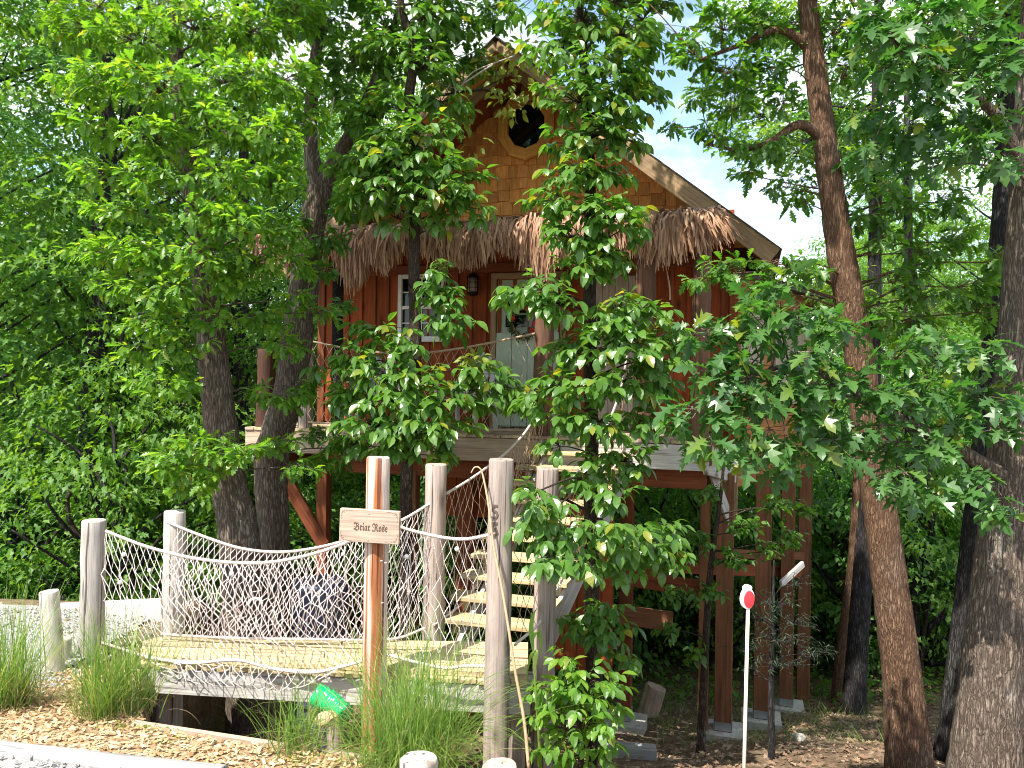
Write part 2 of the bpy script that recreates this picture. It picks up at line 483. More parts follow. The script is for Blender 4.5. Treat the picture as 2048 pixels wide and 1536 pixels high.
L_grass = leafmat('grass_blade', (0.085, 0.17, 0.028), (0.13, 0.235, 0.04), (0.22, 0.31, 0.07), (2.0, 2.0, 1.2), 0.4, 0.4, 0.4, yellow=(0.36, 0.32, 0.13))
L_dry = leafmat('dry_grass_blade', (0.22, 0.14, 0.09), (0.32, 0.22, 0.13), (0.42, 0.31, 0.18), (1.4, 1.3, 1.1), 0.6, 0.3, back=(0.28, 0.19, 0.12))
L_straw = leafmat('thatch_straw', (0.26, 0.135, 0.08), (0.46, 0.27, 0.17), (0.64, 0.43, 0.29), (1.3, 1.2, 1.0), 0.6, 0.18, 0.3, back=(0.24, 0.14, 0.085))
L_wreath = leafmat('wreath_leaf', (0.03, 0.05, 0.012), (0.05, 0.07, 0.016), (0.09, 0.08, 0.02), (1.5, 1.5, 1.0), 0.5, 0.25)
L_litter = leafmat('leaf_litter', (0.10, 0.058, 0.034), (0.20, 0.125, 0.075), (0.34, 0.25, 0.17), (1.2, 1.1, 1.0), 0.7, 0.15, back=(0.2, 0.13, 0.08))
L_chip = leafmat('wood_chip', (0.26, 0.15, 0.075), (0.45, 0.30, 0.16), (0.60, 0.44, 0.27), (1.0, 1.0, 1.0), 0.8, 0.02, 0.2, back=(0.4, 0.24, 0.12))

# ================================================================ the setting
def sheet(name, xs, ys, zf, mat, label=None):
    X, Y = np.meshgrid(xs, ys)
    V = np.stack([X, Y, zf(X, Y)], -1).reshape(-1, 3)
    nx, ny = len(xs), len(ys)
    i = (np.arange(ny - 1)[:, None] * nx + np.arange(nx - 1)[None, :]).reshape(-1)
    me = Geo().add(V, Q=np.stack([i, i + 1, i + nx + 1, i + nx], -1)).mesh(name, True)
    o = link(name, me, mat=mat)
    tag(o, kind='structure')
    return o

def groundmat(name, cols, scale=6.0, relief=0.7):
    m, nt, b = nodes_for(name)
    n = noise(nt, coords(nt, (1, 1, 1), False), scale, 9, 0.72)
    n2 = noise(nt, coords(nt, (1, 1, 1), False), scale * 9, 4, 0.7)
    c = ramp(nt, n, cols)
    c = mixc(nt, 1.0, c, ramp(nt, n2, [(0.3, (0.55, 0.55, 0.55)), (0.7, (1.3, 1.3, 1.3))]), 'MULTIPLY')
    nt.links.new(c, b.inputs['Base Color'])
    b.inputs['Roughness'].default_value = 0.95
    b.inputs['Specular IOR Level'].default_value = 0.1
    bump(nt, b, math_n(nt, 'ADD', n, n2), relief, 0.03)
    return m
M_ground = groundmat('forest_floor', [(0.3, (0.07, 0.048, 0.03)), (0.5, (0.15, 0.105, 0.065)), (0.62, (0.20, 0.15, 0.10)), (0.72, (0.07, 0.10, 0.03))], 1.8)
M_mulch = groundmat('mulch', [(0.3, (0.26, 0.16, 0.085)), (0.5, (0.44, 0.30, 0.17)), (0.7, (0.56, 0.42, 0.26))], 5.0, 1.0)
M_gravel = groundmat('white_gravel', [(0.3, (0.30, 0.28, 0.26)), (0.5, (0.46, 0.44, 0.42)), (0.7, (0.56, 0.55, 0.53))], 9.0, 0.8)

gx = np.concatenate([np.linspace(-260, -14, 26), np.linspace(-13, -6, 22), np.linspace(-5.9, 6, 150), np.linspace(6.3, 16, 30), np.linspace(17, 260, 26)])
gy = np.concatenate([np.linspace(-60, 1.5, 14), np.linspace(1.6, 12, 150), np.linspace(12.3, 24, 40), np.linspace(25, 300, 50)])
sheet('ground', gx, gy, lambda x, y: tz(x, y), M_ground)

def edge_y(x):
    return np.interp(x, [-3.35, -3.1, -2.2, -0.2, 0.2, 5], [8.4, 6.6, 4.75, 4.05, 3.7, 3.5])
def strip(name, xs, y0, y1, n, mat, lift):
    """Sheet between two curves y0(x) and y1(x), lying a few millimetres above the ground."""
    X = np.repeat(xs[None, :], n, 0); f = np.linspace(0, 1, n)[:, None]
    Y = y0(xs)[None, :] * (1 - f) + y1(xs)[None, :] * f
    V = np.stack([X, Y, tz(X, Y) + lift], -1).reshape(-1, 3)
    nx = len(xs)
    i = (np.arange(n - 1)[:, None] * nx + np.arange(nx - 1)[None, :]).reshape(-1)
    me = Geo().add(V, Q=np.stack([i, i + 1, i + nx + 1, i + nx], -1)).mesh(name, True)
    return tag(link(name, me, mat=mat), kind='structure')

EDG = lambda x: 4.35 - 0.25 * (x + 3.2)           # front timber of the mulch bed
strip('mulch_bed', np.linspace(-3.6, -0.05, 80), EDG, lambda x: np.minimum(edge_y(x) - 0.03, 6.3), 30, M_mulch, 0.012)
strip('gravel_drive', np.linspace(-12, -3.55, 40), lambda x: 6.0 + 0 * x, lambda x: 8.15 + 0 * x, 14, M_gravel, 0.02)
strip('gravel_path', np.linspace(-6, 6, 60), lambda x: -2 + 0 * x, lambda x: np.minimum(EDG(x) - 0.05, 4.2), 40, M_gravel, 0.012)
strip('gravel_drive_side', np.linspace(-12, -3.62, 40), lambda x: EDG(np.maximum(x, -3.6)) , lambda x: 6.0 + 0 * x, 14, M_gravel, 0.012)

# loose pieces on the ground
def frames(d, n):
    d = d / (np.linalg.norm(d, axis=1)[:, None] + 1e-9)
    y = np.cross(n, d); y /= np.linalg.norm(y, axis=1)[:, None] + 1e-9
    return d, y, np.cross(d, y)

def scatter_mesh(g, tmplV, tmplT, pos, d, n, s):
    """Copies of a small template put at pos, its X along d and its Z near n."""
    x, y, z = frames(d, n)
    k = len(tmplV)
    V = pos[:, None, :] + s[:, None, None] * (tmplV[None, :, 0, None] * x[:, None] + tmplV[None, :, 1, None] * y[:, None] + tmplV[None, :, 2, None] * z[:, None])
    T = np.asarray(tmplT)[None] + (np.arange(len(pos)) * k)[:, None, None]
    g.add(V.reshape(-1, 3), T=T.reshape(-1, 3))

def rand_dirs(n, zs=0.25):
    a = R.uniform(0, 2 * math.pi, n)
    return np.stack([np.cos(a), np.sin(a), R.normal(0, zs, n)], 1)

CHIP_V = np.array([[-.5, -.16, 0], [.5, -.12, .02], [.45, .15, 0], [-.45, .17, .03], [0, 0, .09]])
CHIP_T = [[0, 1, 4], [1, 2, 4], [2, 3, 4], [3, 0, 4]]
PEB_V = np.array([[-.5, 0, .1], [.5, .05, .12], [0, -.4, .1], [.05, .42, .08], [0, 0, .4], [.1, .05, -.1]])
PEB_T = [[0, 2, 4], [2, 1, 4], [1, 3, 4], [3, 0, 4], [2, 0, 5], [1, 2, 5], [3, 1, 5], [0, 3, 5]]
def litter(name, n, xr, yr, tv, tt, smin, smax, mat, keep=None, lift=0.01, tilt=0.35):
    x = R.uniform(*xr, n); y = R.uniform(*yr, n)
    if keep is not None:
        k = keep(x, y); x, y = x[k], y[k]
    n = len(x)
    pos = np.stack([x, y, tz(x, y) + lift + R.uniform(0, 0.02, n)], 1)
    nn = np.stack([R.normal(0, tilt, n), R.normal(0, tilt, n), np.ones(n)], 1)
    g = Geo(); scatter_mesh(g, tv, tt, pos, rand_dirs(n, 0.2), nn, R.uniform(smin, smax, n))
    return tag(link(name, g.mesh(name), mat=mat), kind='stuff')

litter('wood_chips', 14000, (-3.6, 0), (3.5, 6.2), CHIP_V, CHIP_T, 0.015, 0.055, L_chip, lambda x, y: (y > EDG(x)) & (y < edge_y(x) - 0.04), 0.016)
litter('pebbles', 7000, (-5, 1.5), (2.9, 4.6), PEB_V, PEB_T, 0.014, 0.04, M_gravel, lambda x, y: y < EDG(x) - 0.06, 0.012)
litter('drive_pebbles', 5000, (-6, -3.3), (4.5, 8.0), PEB_V, PEB_T, 0.015, 0.045, M_gravel, None, 0.02)

# kerb along the drive
ka, kb = np.array([-9.0, 9.35, 0]), np.array([-3.3, 7.75, 0])
for p in (ka, kb): p[2] = tz(p[0], p[1]) + 0.02
o = timber('drive_kerb', ka, kb, 0.2, 0.36, M_kerb)
tag(o, 'pale kerb wall bordering the white gravel drive', 'kerb')

# ================================================================ timber edging, stub posts
def ground_timber(name, a, b, r, mat, label, cat='timber', group=None, lift=0.0):
    a = np.array([*a, tz(*a) + lift]); b = np.array([*b, tz(*b) + lift])
    return tag(log_obj(name, a, b, r, mat, k=14, jit=0.03, taper=1.0), label, cat, group)
ground_timber('edging_timber', (-3.9, EDG(-3.9)), (-1.42, EDG(-1.42)), 0.06, M_greytimber, 'silver round landscape timber dividing the mulch bed from the gravel', lift=0.03)
ba, bb = np.array([-2.3, 4.79, -2.17]), np.array([-0.12, 4.03, -2.09])
tag(timber('retaining_board', ba - [0, 0, 0.045], bb - [0, 0, 0.045], 0.035, 0.24, M_fascia), 'weathered board holding back the mulch along its rear edge', 'board')

def bollard(label, px, py_top, d, r, py_bot=None, mat=M_post, tilt=0.0):
    top = P(px, py_top, d)
    bot = np.array([top[0] - tilt, d, tz(top[0], d) - 0.08])
    return tag(log_obj('stub_post', bot, top, r, mat, seed=int(px)), label, 'post')
bollard('short round stub post standing in a concrete ring by the drive', 98, 1182, 6.2, 0.075, tilt=-0.06)
bollard('low weathered stub post between the tall stub and the corner rope post', 128, 1276, 6.5, 0.062)
bollard('pale cut post top at the bottom edge below the grass clump', 838, 1516, 3.5, 0.085)
bollard('grey cut post top at the bottom edge beside the numbered post', 1000, 1530, 3.55, 0.082, mat=M_greypost)

g = Geo()                                            # broken concrete ring round the stub
c0 = P(98, 1385, 6.15)
a0, a1 = math.radians(150), math.radians(385)
ang = np.linspace(a0, a1, 22)
ro, ri, hh = 0.21, 0.145, 0.13
prof = [(ri, 0), (ro, 0), (ro, hh), (ri, hh)]
V = np.array([[c0[0] + q[0] * math.cos(a) * 1.15, c0[1] + q[0] * math.sin(a), c0[2] - 0.03 + q[1] + 0.01 * math.sin(7 * a)] for a in ang for q in prof])
Q = [[i * 4 + j, i * 4 + (j + 1) % 4, (i + 1) * 4 + (j + 1) % 4, (i + 1) * 4 + j] for i in range(21) for j in range(4)]
Q += [[0, 3, 2, 1], [84, 85, 86, 87]]
tag(link('concrete_ring', g.add(V, Q=Q).mesh('concrete_ring'), mat=M_concrete), 'broken grey concrete ring around the foot of the stub post', 'footing')

# ================================================================ the rope walkway
ZD = -2.31
FL, FR = on_z(285, 1312, ZD), on_z(1056, 1350, ZD)
BL, BR = on_z(285, 1272, ZD), on_z(1056, 1284, ZD)
walk = thing('rope_walkway', 'low wooden walkway of yellow planks leading to the stair', 'walkway', (FL + FR) / 2)
def lerp(a, b, f): return np.asarray(a) * (1 - f) + np.asarray(b) * f
nb = 4
for k in range(nb):                                   # long planks, two lengths per run
    f0, f1 = (k + 0.5) / nb, (k + 0.5) / nb
    L0, R0 = lerp(FL, BL, f0), lerp(FR, BR, f1)
    cut = (0.62, 0.48, 0.66, 0.52)[k]
    wl = 0.96 * np.linalg.norm(BL[:2] - FL[:2]) / nb
    wr = 0.97 * np.linalg.norm(BR[:2] - FR[:2]) / nb
    j = lerp(L0, R0, cut)
    dz = np.array([0, 0, -0.02])
    # each plank tapers with the deck: two trapezoid boards
    for (a, b, fa, fb) in ((L0, j, 0.0, cut - 0.002), (j, R0, cut + 0.002, 1.0)):
        gg = Geo()
        def corner(f, e): return lerp(lerp(FL, BL, (k + e) / nb), lerp(FR, BR, (k + e) / nb), f)
        zt = R.normal(0, 0.0025)
        pts = [corner(fa, 0.05), corner(fb, 0.05), corner(fb, 0.95), corner(fa, 0.95)]
        o0 = (pts[0] + pts[2]) / 2
        M = axis_matrix(o0, o0 + (pts[1] - pts[0]))
        Mi = np.array(M.inverted())
        top = [np.append(p + [0, 0, zt], 1) @ Mi.T for p in pts]; bot = [np.append(p + [0, 0, zt - 0.038], 1) @ Mi.T for p in pts]
        VV = [q[:3] for q in top] + [q[:3] for q in bot]
        gg.add(VV, Q=[[0, 1, 2, 3], [7, 6, 5, 4], [0, 4, 5, 1], [1, 5, 6, 2], [2, 6, 7, 3], [3, 7, 4, 0]])
        link('plank', gg.mesh('plank'), walk, M, M_plank)
fwd = (FR - FL); fwd = fwd / np.linalg.norm(fwd)
out = np.array([fwd[1], -fwd[0], 0]);
if out[1] > 0: out = -out
nx = 24
for q in range(nx):                                   # cross boards under the long planks, ends in view
    f = (q + 0.5) / nx
    a = lerp(FL, FR, f) + out * (0.035 + 0.012 * R.random()) + [0, 0, -0.058 - 0.004 * R.random()]
    b = lerp(BL, BR, f) + [0, 0, -0.058]
    timber('cross_board', a, b, 0.128, 0.034, M_plank, walk)
for off, zz, nm in ((0.0, -0.19, 'beam'), (0.36, -0.2, 'beam')):
    a = lerp(FL, BL, 0) - out * off + [0, 0, zz] - fwd * 0.1; b = lerp(FR, BR, 0) - out * off + [0, 0, zz - 0.015] + fwd * 0.02
    timber(nm, a + out * 0.0, b, 0.045, 0.215, M_beam, walk)
for f in (0.03, 0.5, 0.97):
    a = lerp(FL, FR, f) - out * 0.15 + [0, 0, -0.28]
    log_obj('pile', [a[0], a[1], tz(a[0], a[1]) - 0.2], a, 0.07, M_greypost, walk)

# ---------------------------------------------------------------- rope and net
def seg_prisms(g, A, B, r):
    """Thin three-sided cords from each A to each B."""
    d = B - A; L = np.linalg.norm(d, axis=1)[:, None] + 1e-9; d = d / L
    ref = np.where(np.abs(d[:, 2:3]) > 0.9, np.array([[1.0, 0, 0]]), np.array([[0, 0, 1.0]]))
    x = np.cross(d, ref); x /= np.linalg.norm(x, axis=1)[:, None]; y = np.cross(d, x)
    rr = np.broadcast_to(np.asarray(r, float), (len(A),))[:, None]
    ring = [x * math.cos(t) + y * math.sin(t) for t in (0.5, 0.5 + 2.094, 0.5 + 4.188)]
    V = np.stack([A + rr * c for c in ring] + [B + rr * c for c in ring], 1)
    b = (np.arange(len(A)) * 6)[:, None, None]
    Q = np.array([[0, 1, 4, 3], [1, 2, 5, 4], [2, 0, 3, 5]])[None] + b
    g.add(V.reshape(-1, 3), Q=Q.reshape(-1, 4))

def rope_geo(g, pts, r=0.013, pitch=0.07, k=5):
    pts = np.asarray(pts, float)
    L = np.concatenate([[0], np.cumsum(np.linalg.norm(np.diff(pts, axis=0), axis=1))])
    n = max(8, int(L[-1] / pitch * 7))
    s = np.linspace(0, L[-1], n)
    C = np.stack([np.interp(s, L, pts[:, q]) for q in range(3)], 1)
    tg = np.gradient(C, axis=0); tg /= np.linalg.norm(tg, axis=1)[:, None] + 1e-9
    a = np.cross(tg, [0.05, 0.2, 0.98]); a /= np.linalg.norm(a, axis=1)[:, None] + 1e-9
    b = np.cross(tg, a)
    for w in range(3):
        th = s / pitch * 2 * math.pi + w * 2.094
        g.tube(C + 0.55 * r * (np.cos(th)[:, None] * a + np.sin(th)[:, None] * b), r * 0.62, k)

def curve_pts(ctrl, n=60):
    """Smooth curve through control points (Catmull-Rom)."""
    c = np.asarray(ctrl, float)
    c = np.concatenate([[2 * c[0] - c[1]], c, [2 * c[-1] - c[-2]]])
    out = []
    m = len(c) - 3
    for i in range(m):
        t = np.linspace(0, 1, max(3, n // m), endpoint=(i == m - 1))[:, None]
        p0, p1, p2, p3 = c[i:i + 4]
        out.append(0.5 * (2 * p1 + (p2 - p0) * t + (2 * p0 - 5 * p1 + 4 * p2 - p3) * t * t + (3 * p1 - p0 - 3 * p2 + p3) * t ** 3))
    return np.concatenate(out)

def along(pts, u):
    L = np.concatenate([[0], np.cumsum(np.linalg.norm(np.diff(pts, axis=0), axis=1))]); L /= L[-1]
    return np.stack([np.interp(u, L, pts[:, q]) for q in range(3)], -1)

def net_panel(label, top, bot, cols, rows, bulge=(0, 0, 0), r=0.003, mat=None, rmat=None, rr=0.0125, shear=0.0, brope=True, jit=0.012, skirt=None, group=None):
    top = curve_pts(top); bot = curve_pts(bot)
    c = (top[len(top) // 2] + bot[len(bot) // 2]) / 2
    t = thing('rope_net', label, 'net', c, group)
    g = Geo(); rope_geo(g, top, rr); link('top_rope', g.mesh('top_rope', True), t, None, rmat or M_rope)
    if brope:
        g = Geo(); rope_geo(g, bot, rr * 0.9); link('bottom_rope', g.mesh('bottom_rope', True), t, None, rmat or M_rope)
    nr = rows + 1
    i = np.arange(cols + 1)[None, :]; j = np.arange(nr)[:, None]
    v = j / rows
    u = np.clip((i + 0.5 * (j % 2)) / (cols + 0.5) + shear * (v - 0.5), 0, 1)
    A = along(top, u.reshape(-1)).reshape(nr, cols + 1, 3); B = along(bot, u.reshape(-1)).reshape(nr, cols + 1, 3)
    vv = np.broadcast_to(v, u.shape)[..., None]
    Pn = A * (1 - vv) + B * vv + np.sin(vv * math.pi) * np.asarray(bulge) * (0.1 + 0.9 * np.sin(u * math.pi))[..., None]
    w = np.sin(vv * math.pi)
    ph = R.uniform(0, 6, 4)
    Pn = Pn + w * np.minimum(1, 8 * np.minimum(u, 1 - u))[..., None] * np.stack([0.03 * np.sin(u * 9 + v * 4 + ph[0]), 0.03 * np.sin(u * 14 + v * 6 + ph[1]), 0.02 * np.sin(u * 11 - v * 7 + ph[2])], -1)
    Pn = Pn + R.normal(0, jit, Pn.shape) * np.minimum(w + 0.05, 1)
    a_, b_ = [], []
    for jj in range(rows):
        sh = 1 if jj % 2 else -1
        a_.append(Pn[jj]); b_.append(Pn[jj + 1])
        if sh == 1: a_.append(Pn[jj][:-1]); b_.append(Pn[jj + 1][1:])
        else: a_.append(Pn[jj][1:]); b_.append(Pn[jj + 1][:-1])
    A_, B_ = np.concatenate(a_), np.concatenate(b_)
    g = Geo(); seg_prisms(g, A_, B_, r)
    kn = Pn.reshape(-1, 3)
    off = np.array([[r * 2, 0, 0], [-r * 2, 0, 0], [0, r * 2, 0], [0, -r * 2, 0], [0, 0, r * 2], [0, 0, -r * 2]])
    OT = np.array([[0, 2, 4], [2, 1, 4], [1, 3, 4], [3, 0, 4], [2, 0, 5], [1, 2, 5], [3, 1, 5], [0, 3, 5]])
    g.add((kn[:, None] + off[None]).reshape(-1, 3), T=(OT[None] + (np.arange(len(kn)) * 6)[:, None, None]).reshape(-1, 3))
    link('mesh_cords', g.mesh('mesh_cords'), t, None, mat or M_net)
    return t, Pn

# posts of the walkway
def rope_post(label, px, py_top, px_bot, d, w_px, mat, seed=0, py_bot=None):
    top = P(px, py_top, d)
    xb = top[0] + (px_bot - px) / F * d
    bot = np.array([xb, d, tz(xb, d) - 0.15])
    return tag(log_obj('rope_post', bot, top, w_px / F * d / 2, mat, seed=seed, k=22), label, 'post')
D_SIGN, D_NUM = 6.12, 5.98
post_corner = rope_post('bleached round post at the corner by the drive with tall grass at its foot', 188, 1040, 186, 6.65, 47, M_post, 1)
post_back = rope_post('pale grey post behind the walkway where the rear rope starts', 350, 1022, 346, 7.12, 44, M_post, 2)
post_sign = rope_post('peeling pink and rust post that carries the name board', 756, 914, 752, D_SIGN, 48, M_signpost, 3)
post_mid = rope_post('weathered grey post with dark streaks beside the lower stair', 873, 928, 868, 7.2, 44, M_greypost, 4)
post_num = rope_post('grey brown post with house numbers and a dry cane leaning on it', 1003, 918, 997, D_NUM, 53, M_greypost, 5)
post_stair = rope_post('brown post with notched top at the foot of the stair', 1095, 936, 1090, 6.6, 46, M_greypost, 6)
g = Geo(); c = P(166, 1064, 6.6); g.tube([c, c + [0.03, 0, 0], c + [0.05, 0, 0]], [0.017, 0.02, 0.012], 8)
link('eye_bolt', g.mesh('eye_bolt'), post_corner, None, M_galv)
for o in (post_sign,):                                   # staples left in the peeling post
    for (px, py) in ((769, 1106), (763, 1122), (771, 1126), (765, 1206)):
        g = Geo(); c = P(px, py, D_SIGN - 0.09)
        g.tube([c + [-0.008, 0.02, 0], c + [-0.008, 0, 0], c + [0.008, 0, 0.002], c + [0.008, 0.02, 0.002]], 0.0011, 4)
        link('staple', g.mesh('staple'), o, None, M_galv)

# numbers 5 5 on the post
def text_mesh(body, size, depth, bold=False):
    cu = bpy.data.curves.new('lettering', 'FONT'); cu.body = body; cu.size = size; cu.extrude = depth
    cu.align_x = 'CENTER'; cu.align_y = 'CENTER'; cu.resolution_u = 3
    ob = bpy.data.objects.new('lettering', cu); COL.objects.link(ob)
    bpy.context.view_layer.update()
    me = bpy.data.meshes.new_from_object(ob.evaluated_get(bpy.context.evaluated_depsgraph_get()))
    bpy.data.objects.remove(ob); me.materials.clear()
    return me
UPRIGHT = Matrix.Rotation(math.radians(90), 4, 'X')
for py in (1025, 1060):
    me = text_mesh('5', 0.155, 0.004)
    c = P(989.5 if py < 1040 else 988.5, py, D_NUM - 0.092)
    c[1] = D_NUM - 0.101 + 0.008
    link('house_number', me, post_num, Matrix.Translation(Vector(c)) @ Matrix.Rotation(math.radians(-12), 4, 'Z') @ UPRIGHT, M_digit)

# the name board
sc = P(740, 1052, D_SIGN - 0.125)
SM = Matrix.Translation(Vector(sc)) @ Matrix.Rotation(math.radians(-9), 4, 'Z') @ Matrix.Rotation(math.radians(1.2), 4, 'Y')
SW, SH = 122 / F * sc[1] / math.cos(math.radians(9)), 66 / F * sc[1]
board = thing('name_board', 'tan wooden name board with dark engraved old-style lettering', 'sign', sc)
me = timber_mesh(SW, 0.042, SH, M_sign, 0.004)
link('board', me, board, SM @ Matrix.Translation((-SW / 2, 0, 0)))
def on_board(x, z, y=-0.0222):
    return SM @ Matrix.Translation((x, y, z)) @ UPRIGHT
me = text_mesh('𝕭𝖗𝖎𝖆𝖗 𝕽𝖔𝖘𝖊', 0.088, 0.0008)
xs = np.empty(len(me.vertices) * 3, np.float32); me.vertices.foreach_get('co', xs); xs = xs.reshape(-1, 3)
TXT_W = float(np.ptp(xs[:, 0])); xs[:, 0] -= (xs[:, 0].max() + xs[:, 0].min()) / 2; xs[:, 1] -= (xs[:, 1].max() + xs[:, 1].min()) / 2
xs[:, 0] *= (70 / F * sc[1]) / max(TXT_W, 1e-6); xs[:, 1] *= (17 / F * sc[1]) / max(float(np.ptp(xs[:, 1])), 1e-6)
me.vertices.foreach_set('co', xs.ravel()); me.update()
link('lettering', me, board, on_board(0.012, -0.004), M_ink)
g = Geo()                                               # scroll ornaments in the four corners
def scroll(cx, cz, sx, sz):
    def pt(a, b): return [cx + sx * a, 0, cz + sz * b]
    th = np.linspace(0, 5.2, 18)
    for (ox, oz, r0, w) in ((0.030, 0.014, 0.010, 0.0013), (0.014, 0.030, 0.010, 0.0013), (0.018, 0.017, 0.006, 0.001)):
        g.tube([pt(ox + r0 * (1 - q / 7) * math.cos(q + 1), oz + r0 * (1 - q / 7) * math.sin(q + 1)) for q in th], w, 4)
    g.tube([pt(0.042 + 0.06 * q, 0.010 - 0.006 * math.sin(q * 3.1)) for q in np.linspace(0, 1, 10)], 0.0012, 4)
    g.tube([pt(0.010 - 0.006 * math.sin(q * 3.1), 0.042 + 0.035 * q) for q in np.linspace(0, 1, 8)], 0.0012, 4)
for sx in (1, -1):
    for sz in (1, -1): scroll(-sx * (SW / 2 - 0.006), -sz * (SH / 2 - 0.006), sx, sz)
link('scroll_ornament', g.mesh('scroll_ornament'), board, SM @ Matrix.Translation((0, -0.0212, 0)), M_ink)
for z in (SH / 2 - 0.028, -SH / 2 + 0.022):
    g = Geo(); g.tube([[0, 0, 0], [0, -0.003, 0]], [0.0055, 0.0045], 10)
    link('screw', g.mesh('screw'), board, SM @ Matrix.Translation((-0.005, -0.021, z)), M_galv)

# front net (left span, right span), rear net, stair nets
dsf = 6.3
T1 = [P(212, 1062, 6.62), P(300, 1095, 6.52), P(400, 1118, 6.45), P(510, 1126, 6.38), P(600, 1114, 6.32), P(680, 1090, 6.26), P(742, 1062, 6.22)]
B1 = [P(205, 1285, 6.60), P(300, 1314, 6.50), P(400, 1324, 6.42), P(470, 1318, 6.36), P(540, 1336, 6.30), P(620, 1345, 6.26), P(690, 1332, 6.22), P(742, 1316, 6.2)]
net_front, PN1 = net_panel('long pale net with white rope sagging from the corner post to the sign post', T1, B1, 36, 13, (0, -0.10, -0.03), shear=0.10)
T2 = [P(778, 1046, 6.1), P(820, 1060, 6.08), P(880, 1074, 6.05), P(930, 1078, 6.02), P(978, 1070, 5.98)]
B2 = [P(776, 1310, 6.12), P(830, 1324, 6.1), P(890, 1336, 6.06), P(930, 1332, 6.03), P(978, 1332, 6.0)]
net_front2, PN2 = net_panel('wide-meshed pale net between the sign post and the numbered post', T2, B2, 12, 10, (0, 0.03, 0), shear=-0.06)
T3 = [P(335, 1044, 7.03), P(400, 1070, 6.98), P(480, 1096, 6.95), P(560, 1104, 6.92), P(640, 1094, 6.92), P(720, 1072, 6.98), P(800, 1042, 7.05), P(862, 1006, 7.12)]
B3 = [P(322, 1268, 6.92), P(420, 1274, 6.86), P(520, 1277, 6.84), P(620, 1278, 6.84), P(700, 1280, 6.86), P(790, 1277, 6.95), P(850, 1256, 7.05)]
net_back, PN3 = net_panel('dense rear net with sagging white rope behind the walkway', T3, B3, 46, 13, (0, -0.07, -0.02), shear=-0.08)
# skirt of loose net hanging below the deck edge at the left
T4 = [P(292, 1314, 6.50), P(380, 1326, 6.42), P(470, 1320, 6.36), P(560, 1338, 6.30), P(640, 1342, 6.26), P(690, 1330, 6.24)]
B4 = [P(330, 1350, 6.44), P(400, 1368, 6.38), P(460, 1374, 6.33), P(540, 1382, 6.28), P(600, 1374, 6.25), P(660, 1352, 6.24)]
net_skirt, _ = net_panel('loose fold of net drooping over the walkway front edge', T4, B4, 22, 4, (0, -0.03, 0), brope=False, jit=0.02)
T5 = [P(870, 1000, 7.12), P(930, 965, 7.5), P(975, 934, 7.8), P(1020, 898, 8.2), P(1060, 850, 8.7), P(1082, 790, 9.0), P(1098, 722, 9.12)]
B5 = [P(868, 1250, 7.08), P(930, 1200, 7.45), P(985, 1120, 7.8), P(1030, 1030, 8.25), P(1062, 940, 8.75), P(1075, 900, 8.95), P(1088, 870, 9.05)]
net_stair, _ = net_panel('tan net rising beside the left edge of the stair', T5, B5, 26, 10, (0, 0, -0.03), mat=M_rope2, rmat=M_rope, r=0.003)
T6 = [P(1030, 1050, 6.1), P(1075, 1010, 6.5), P(1145, 958, 7.4), P(1200, 880, 8.2), P(1238, 790, 8.7), P(1254, 712, 8.85)]
B6 = [P(1030, 1290, 6.12), P(1090, 1230, 6.6), P(1150, 1100, 7.4), P(1200, 990, 8.2), P(1235, 920, 8.65), P(1256, 880, 8.8)]
net_right, _ = net_panel('brown net along the right side of the stair', T6, B6, 22, 9, (0, 0, -0.02), mat=M_rope2, rmat=M_rope, r=0.003)
# porch net
T7 = [H(-2.9, 0.08, 0.52), H(-2.2, 0.08, 0.40), H(-1.5, 0.08, 0.36), H(-0.8, 0.08, 0.43), H(0.12, 0.08, 0.60)]
B7 = [H(-2.9, 0.06, -0.52), H(-2.0, 0.06, -0.54), H(-1.2, 0.06, -0.53), H(-0.5, 0.06, -0.55), H(0.12, 0.06, -0.54)]
net_porch, _ = net_panel('tan porch net across the front of the red wall', T7, B7, 26, 9, (0, -0.02, 0), mat=M_rope2, rmat=M_rope2, r=0.0036)

# little white floats caught in the nets
def float_at(px, py, d):
    g = Geo(); c = P(px, py, d)
    th = np.linspace(0.05, math.pi - 0.05, 8)
    rr = 0.016 * R.uniform(0.8, 1.3)
    g.tube([[0, 0, rr * math.cos(t)] for t in th], [rr * math.sin(t) for t in th], 10)
    o = link('net_float', g.mesh('net_float', True), None, Matrix.Translation(Vector(c)), M_float)
    return tag(o, 'small white shell float knotted into the walkway net', 'float', 'white floats in the nets')
for (px, py, d) in ((247, 1109, 6.5), (299, 1141, 6.45), (400, 1137, 6.38), (463, 1147, 6.3), (686, 1108, 6.22), (813, 1113, 6.08), (914, 1098, 6.0), (690, 1086, 6.22), (240, 1165, 6.5)):
    float_at(px, py, d)
g = Geo(); a = np.linspace(0.15, 3.0, 14); c = P(511, 1210, 6.75)
g.tube([[c[0] + 0.058 * math.cos(t), c[1], c[2] + 0.06 * math.sin(t)] for t in a], 0.011, 7)
tag(link('white_hook', g.mesh('white_hook', True), mat=M_plastic), 'curved white hook hanging inside the rear net', 'hook')
